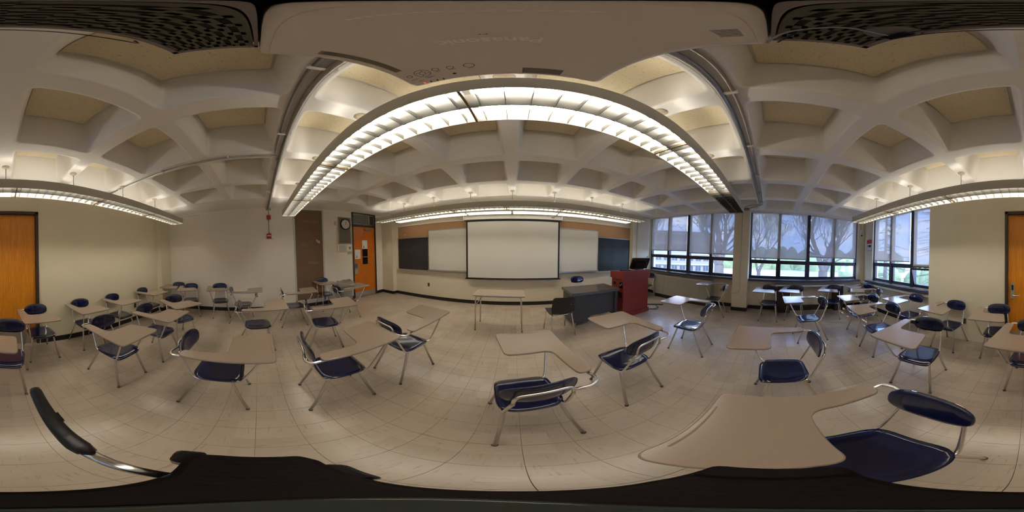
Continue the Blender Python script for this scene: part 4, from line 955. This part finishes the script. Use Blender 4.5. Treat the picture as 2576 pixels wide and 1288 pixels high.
for k in range(6):
    rr = random.Random(k); p = [(3.10, 3.0 - k*.02, .03), (3.22, 2.92 - k*.02, .008), (3.35 + rr.uniform(-.05,.05), 2.72 + rr.uniform(-.05,.08), .008), (3.52, 2.84 + rr.uniform(-.06,.06), .008), (3.60 + rr.uniform(-.04,.04), 2.98 + rr.uniform(-.04,.05), .008), (3.76, 3.0, .01)]
    tag(part('floor_cable', MB().tube(path(p, .08, 5), .0045, 6), BLACKP if k % 2 else mat('cable_grey', (.15,.15,.14), .5)), 'cable in the loose tangle on the floor right of the lectern', 'cable', 'loose cables on the floor by the lectern')

# ------------------------------------------------------------------ camera stand under the viewpoint
def stand():
    t = thing('camera_tripod', 'black tripod head directly below the viewpoint with pan handle to the rear left', 'tripod', (0, 0, 0))
    H = CAM_H
    zt = H - .30
    pts = rounded([(-.108,-.062,.02),(-.06,-.05,.02),(.06,-.05,.02),(.078,-.052,.01),(.080,.020,.01),(.045,.027,.02),(-.05,.027,.02),(-.092,.024,.012),(-.105,.015,.01)], 4)
    hd = part('head_block', MB().prism(pts, zt-.07, zt, bev=.006, smooth=True), DARKP, t)
    for k in range(7): part('grip_rib', MB().box((-.098+k*.0085, -.042, zt), (-.0967+k*.0085, .018, zt+.0006)), DARKP, hd); part('grip_rib', MB().box((.012+k*.0085, -.040, zt), (.0133+k*.0085, .016, zt+.0006)), DARKP, hd)
    part('front_lip', MB().prism(rounded([(.062,-.048,.004),(.080,-.050,.008),(.084,.018,.008),(.062,.022,.004)],3), zt-.02, zt+.006, bev=.003), DARKP, hd)
    part('side_knob', MB().prism(rounded([(-.088,.018,.01),(-.05,.024,.01),(-.045,.034,.006),(-.08,.036,.01)],3), zt-.03, zt-.012, bev=.003), BLACKG, hd)
    part('tilt_lock', MB().prism(rounded([(-.112,-.075,.008),(-.088,-.068,.008),(-.085,-.045,.008),(-.115,-.05,.006)],3), zt-.04, zt-.015, bev=.003), BLACKG, hd)
    part('lens_ring', MB().lathe([(.014, zt+.0005), (.016, zt+.003), (.012, zt+.004)], 20, c=(-.006, -.004)), mat('dark_glass_ring', (.03,.035,.03), .15), hd)
    part('handle_bar', MB().tube([(-.062, -.035, zt-.03), (-.056, -.12, zt+.005)], .0065, 12), CHROME, t)
    g = part('handle_grip', MB().tube([(-.0565, -.112, zt+.002), (-.056, -.125, zt+.008), (-.0535, -.15, zt+.02), (-.046, -.235, zt+.055), (-.0455, -.242, zt+.058)], [.0105, .0135, .0125, .0115, .009], 12, flat=.8), BLACKP, t)
    part('grip_slot', MB().box((-.0625, -.19, zt+.030), (-.0595, -.17, zt+.036)), BLACKG, g)
    part('center_column', MB().tube([(0, -.01, .05), (0, -.01, zt-.06)], .022, 14), BLACKP, t)
    for k in range(3):
        a = 2*PI*k/3 + .5; part('leg', MB().tube([(0, -.01, .22), (.11*math.cos(a), .11*math.sin(a)-.01, .01)], .009, 8), BLACKP, t)
stand()

# ------------------------------------------------------------------ outside
GZ = -4.2
tag(part('parking_lot', MB().box((5.2, -90, GZ-.2), (120, 90, GZ)).box((-20, -90, GZ-.2), (5.2, -3.6, GZ)), ASPH), 'pale sunlit parking lot below the windows', 'ground')['kind'] = 'structure'
def branch(mb, p, dirv, r, L, depth, rng, tips, spread=.55, upb=.10):
    pts = [p]; rad = [r]; d = dirv.normalized(); n = 4
    for i in range(n):
        d = (d + Vector((rng.uniform(-.16,.16), rng.uniform(-.16,.16), rng.uniform(-.05,.12) + upb*.3))).normalized(); p = p + d * (L/n); pts.append(p); rad.append(r * (1 - .28*(i+1)/n))
    mb.tube(pts, rad, 7 if depth > 3 else (5 if depth > 1 else 3), caps=False)
    if depth == 0: tips.append(p); return
    if depth > 2:
        for q in (1, 2, 3):
            ax = Vector((rng.uniform(-1,1), rng.uniform(-1,1), rng.uniform(-.2,.8))).normalized()
            branch(mb, pts[q], (d*.4 + ax).normalized(), rad[q]*.30, L*.8, min(2, depth-2), rng, tips, spread, upb)
    k = 3 if rng.random() < .4 else 2
    for q in range(k):
        ax = Vector((rng.uniform(-1,1), rng.uniform(-1,1), rng.uniform(-.3,.5))).normalized(); nd = (d + ax * spread * rng.uniform(.7,1.3) + Vector((0,0,upb))).normalized()
        branch(mb, pts[-1] if q < 2 else pts[-2], nd, rad[-1] * rng.uniform(.62,.92), L * rng.uniform(.66,.86), depth-1, rng, tips, spread, upb)
    tips.append(p)
def tree(loc, H, seed, label, depth=6, r=.28, first=None, leaf=.5, spread=.5):
    rng = random.Random(seed); t = thing('bare_tree', label, 'tree', loc, group=None); mb = MB(); tips = []
    mb.tube([(0,0,0), (.05,.02,H*.5), (.0,0,H)], [r*1.25, r*1.05, r], 9, caps=False); part('trunk', mb, BARK, t)
    bm = MB()
    for dv in first: branch(bm, Vector((0,0,H-.1)), Vector(dv), r*.74, 2.3, depth-1, rng, tips, spread)
    part('branches', bm, BARK, t)
    lm = MB()
    for p in tips:
        for q in range(3):
            c = p + Vector((rng.gauss(0,.28), rng.gauss(0,.28), rng.gauss(0,.22))); s = rng.uniform(.03,.08)
            u = Vector((rng.uniform(-1,1), rng.uniform(-1,1), rng.uniform(-1,1))).normalized()*s; v = u.cross(Vector((rng.uniform(-1,1), rng.uniform(-1,1), rng.uniform(-1,1)))).normalized()*s
            lm.add([c-u, c+v*.6, c+u, c-v*.6], [(0,1,2,3)])
    o = part('leaf_spray', lm, LEAF, t); o['kind'] = 'stuff'
tree((13.6, 4.4, GZ), 4.9, 11, 'large forked tree outside the first window, left of the pillar', 7, .42, [(0,.55,.75), (.1,-.35,1), (-.15,.1,1)])
tree((14.5, -4.9, GZ), 4.6, 5, 'leafing tree with twin trunk outside the middle of the second window', 7, .42, [(0,.28,1), (.05,-.22,1), (0,-.6,.7)])
tree((17.5, 1.2, GZ), 4.0, 21, 'thin tree seen just right of the pillar', 7, .2, [(0,.3,1), (.1,-.4,.9)])
tree((14.0, 12.5, GZ), 5.6, 31, 'tree partly hiding the office building', 6, .2, [(0,.4,1), (.1,-.4,.9)])
def conifer(loc, H, seed, label):
    rng = random.Random(seed); t = thing('conifer', label, 'tree', loc); part('trunk', MB().tube([(0,0,0),(0,0,H)], [.24,.05], 9), BARK, t)
    bm = MB(); lm = MB()
    for k in range(75):
        z = H*(.18 + .8*k/75); L = (H-z)*.30 + .7; a = rng.uniform(0, 2*PI); d = Vector((math.cos(a), math.sin(a), -.18)); p0 = Vector((0,0,z)); p1 = p0 + d*L
        bm.tube([p0, (p0+p1)/2 + Vector((0,0,.05)), p1], [.035,.022,.008], 4, caps=False)
        for q in range(42):
            u = rng.uniform(.25,1); c = p0 + d*L*u + Vector((rng.gauss(0,.16), rng.gauss(0,.16), rng.gauss(0,.07))); s = rng.uniform(.05,.13); w = Vector((rng.uniform(-1,1), rng.uniform(-1,1), rng.uniform(-.4,.4))).normalized()*s; v = w.cross(Vector((0,0,1)))*.35
            lm.add([c-w, c+v, c+w, c-v], [(0,1,2,3)])
    part('branches', bm, BARK, t); o = part('needle_spray', lm, PINE, t); o['kind'] = 'stuff'
conifer((9.6, -8.2, GZ), 11, 3, 'evergreen outside the rear window, left one'); conifer((8.2, -12.8, GZ), 14, 8, 'evergreen close outside the rear window, right one')
def hedge(pts, h, seed, label, name='tree_line'):
    rng = random.Random(seed); mb = MB()
    for (x0, y0), (x1, y1) in zip(pts, pts[1:]):
        L = math.hypot(x1-x0, y1-y0); n = max(1, int(L / 2.2))
        for k in range(n):
            u = (k + rng.random()) / n; c = Vector((x0+(x1-x0)*u, y0+(y1-y0)*u, GZ)); r = rng.uniform(.8,1.25); hh = h * rng.uniform(.75,1.12)
            n2, m2 = 12, 7; vs = []; fs = []
            for j in range(m2):
                ph = (j/(m2-1)) * PI * .5
                for q in range(n2):
                    a = 2*PI*q/n2; rr = max(2.3, h*.55)*r*math.cos(ph)*(1+rng.uniform(-.16,.16)); vs.append((c.x+rr*math.cos(a), c.y+rr*math.sin(a), GZ + hh*math.sin(ph)*(1+rng.uniform(-.06,.06))))
            for j in range(m2-1):
                for q in range(n2): fs.append((j*n2+q, j*n2+(q+1) % n2, (j+1)*n2+(q+1) % n2, (j+1)*n2+q))
            mb.add(vs, fs, True)
    tag(part(name, mb, HEDGE), label, 'trees', kind='stuff')
hedge([(75, 22), (78, -5), (72, -35), (60, -60)], 9.6, 2, 'distant rounded tree line beyond the parking lot')
hedge([(30, -14), (24, -22), (14, -26), (4, -27)], 5.0, 6, 'nearer green shrubs behind the rear window evergreens', 'shrub_line')
def building():
    t = thing('office_building', 'pale four-storey office building seen through the first window', 'building', (38, 33, GZ), math.radians(38))
    part('facade', MB().box((-4, -17, 0), (6, 16, 11.7)), CONC, t)
    for f in range(4):
        part('floor_band', MB().box((-4.25, -17.1, f*2.9 + 2.45), (-4, 16.1, f*2.9 + 2.9)), BANDM, t)
        for k in range(14):
            y = -16.2 + k*2.3; w = part('window', MB().box((-4.06, y, f*2.9+.8), (-3.98, y+1.7, f*2.9+2.35)), BANDM, t)
            link('pane', MB().box((-4.09, y+.08, f*2.9+.86), (-4.05, y+.80, f*2.9+2.28)).box((-4.09, y+.9, f*2.9+.86), (-4.05, y+1.62, f*2.9+2.28)).mesh('pane', PANE), w)
    part('roof_edge', MB().box((-4.4, -17.3, 11.7), (6.3, 16.3, 12.1)), CONC, t)
building()
CARS = [(26, 1.5, .2, (.5,.5,.52)), (28, 6.5, .1, (.45,.06,.05)), (31, -3, -.2, (.1,.13,.25)), (24, 12, .4, (.6,.6,.58)), (33, -9, -.4, (.55,.3,.08))]
for i, (x, y, a, c) in enumerate(CARS):
    t = thing('car', ['silver', 'red', 'dark blue', 'white', 'orange'][i] + ' parked car in the lot outside the windows', 'car', (x, y, GZ), PI/2 + a)
    part('body', MB().prism(rounded([(-2.2,.3,.15),(2.2,.3,.15),(2.15,.8,.2),(1.2,.95,.2),(.7,1.4,.2),(-1.3,1.4,.25),(-2.1,.95,.2)],3), -.85, .85, Matrix.Rotation(PI/2,4,'X')), mat('car_paint', c, .3, coat=.6), t)
    part('glass_band', MB().prism(rounded([(-1.8,.95,.1),(1.05,.95,.1),(.65,1.32,.1),(-1.25,1.32,.15)],3), -.87, .87, Matrix.Rotation(PI/2,4,'X')), PANE, t)
    for sx in (-1.35, 1.35):
        for sy in (-.8, .8): part('wheel', MB().tube([(sx, sy-.1, .32), (sx, sy+.1, .32)], .32, 14), BLACKP, t)
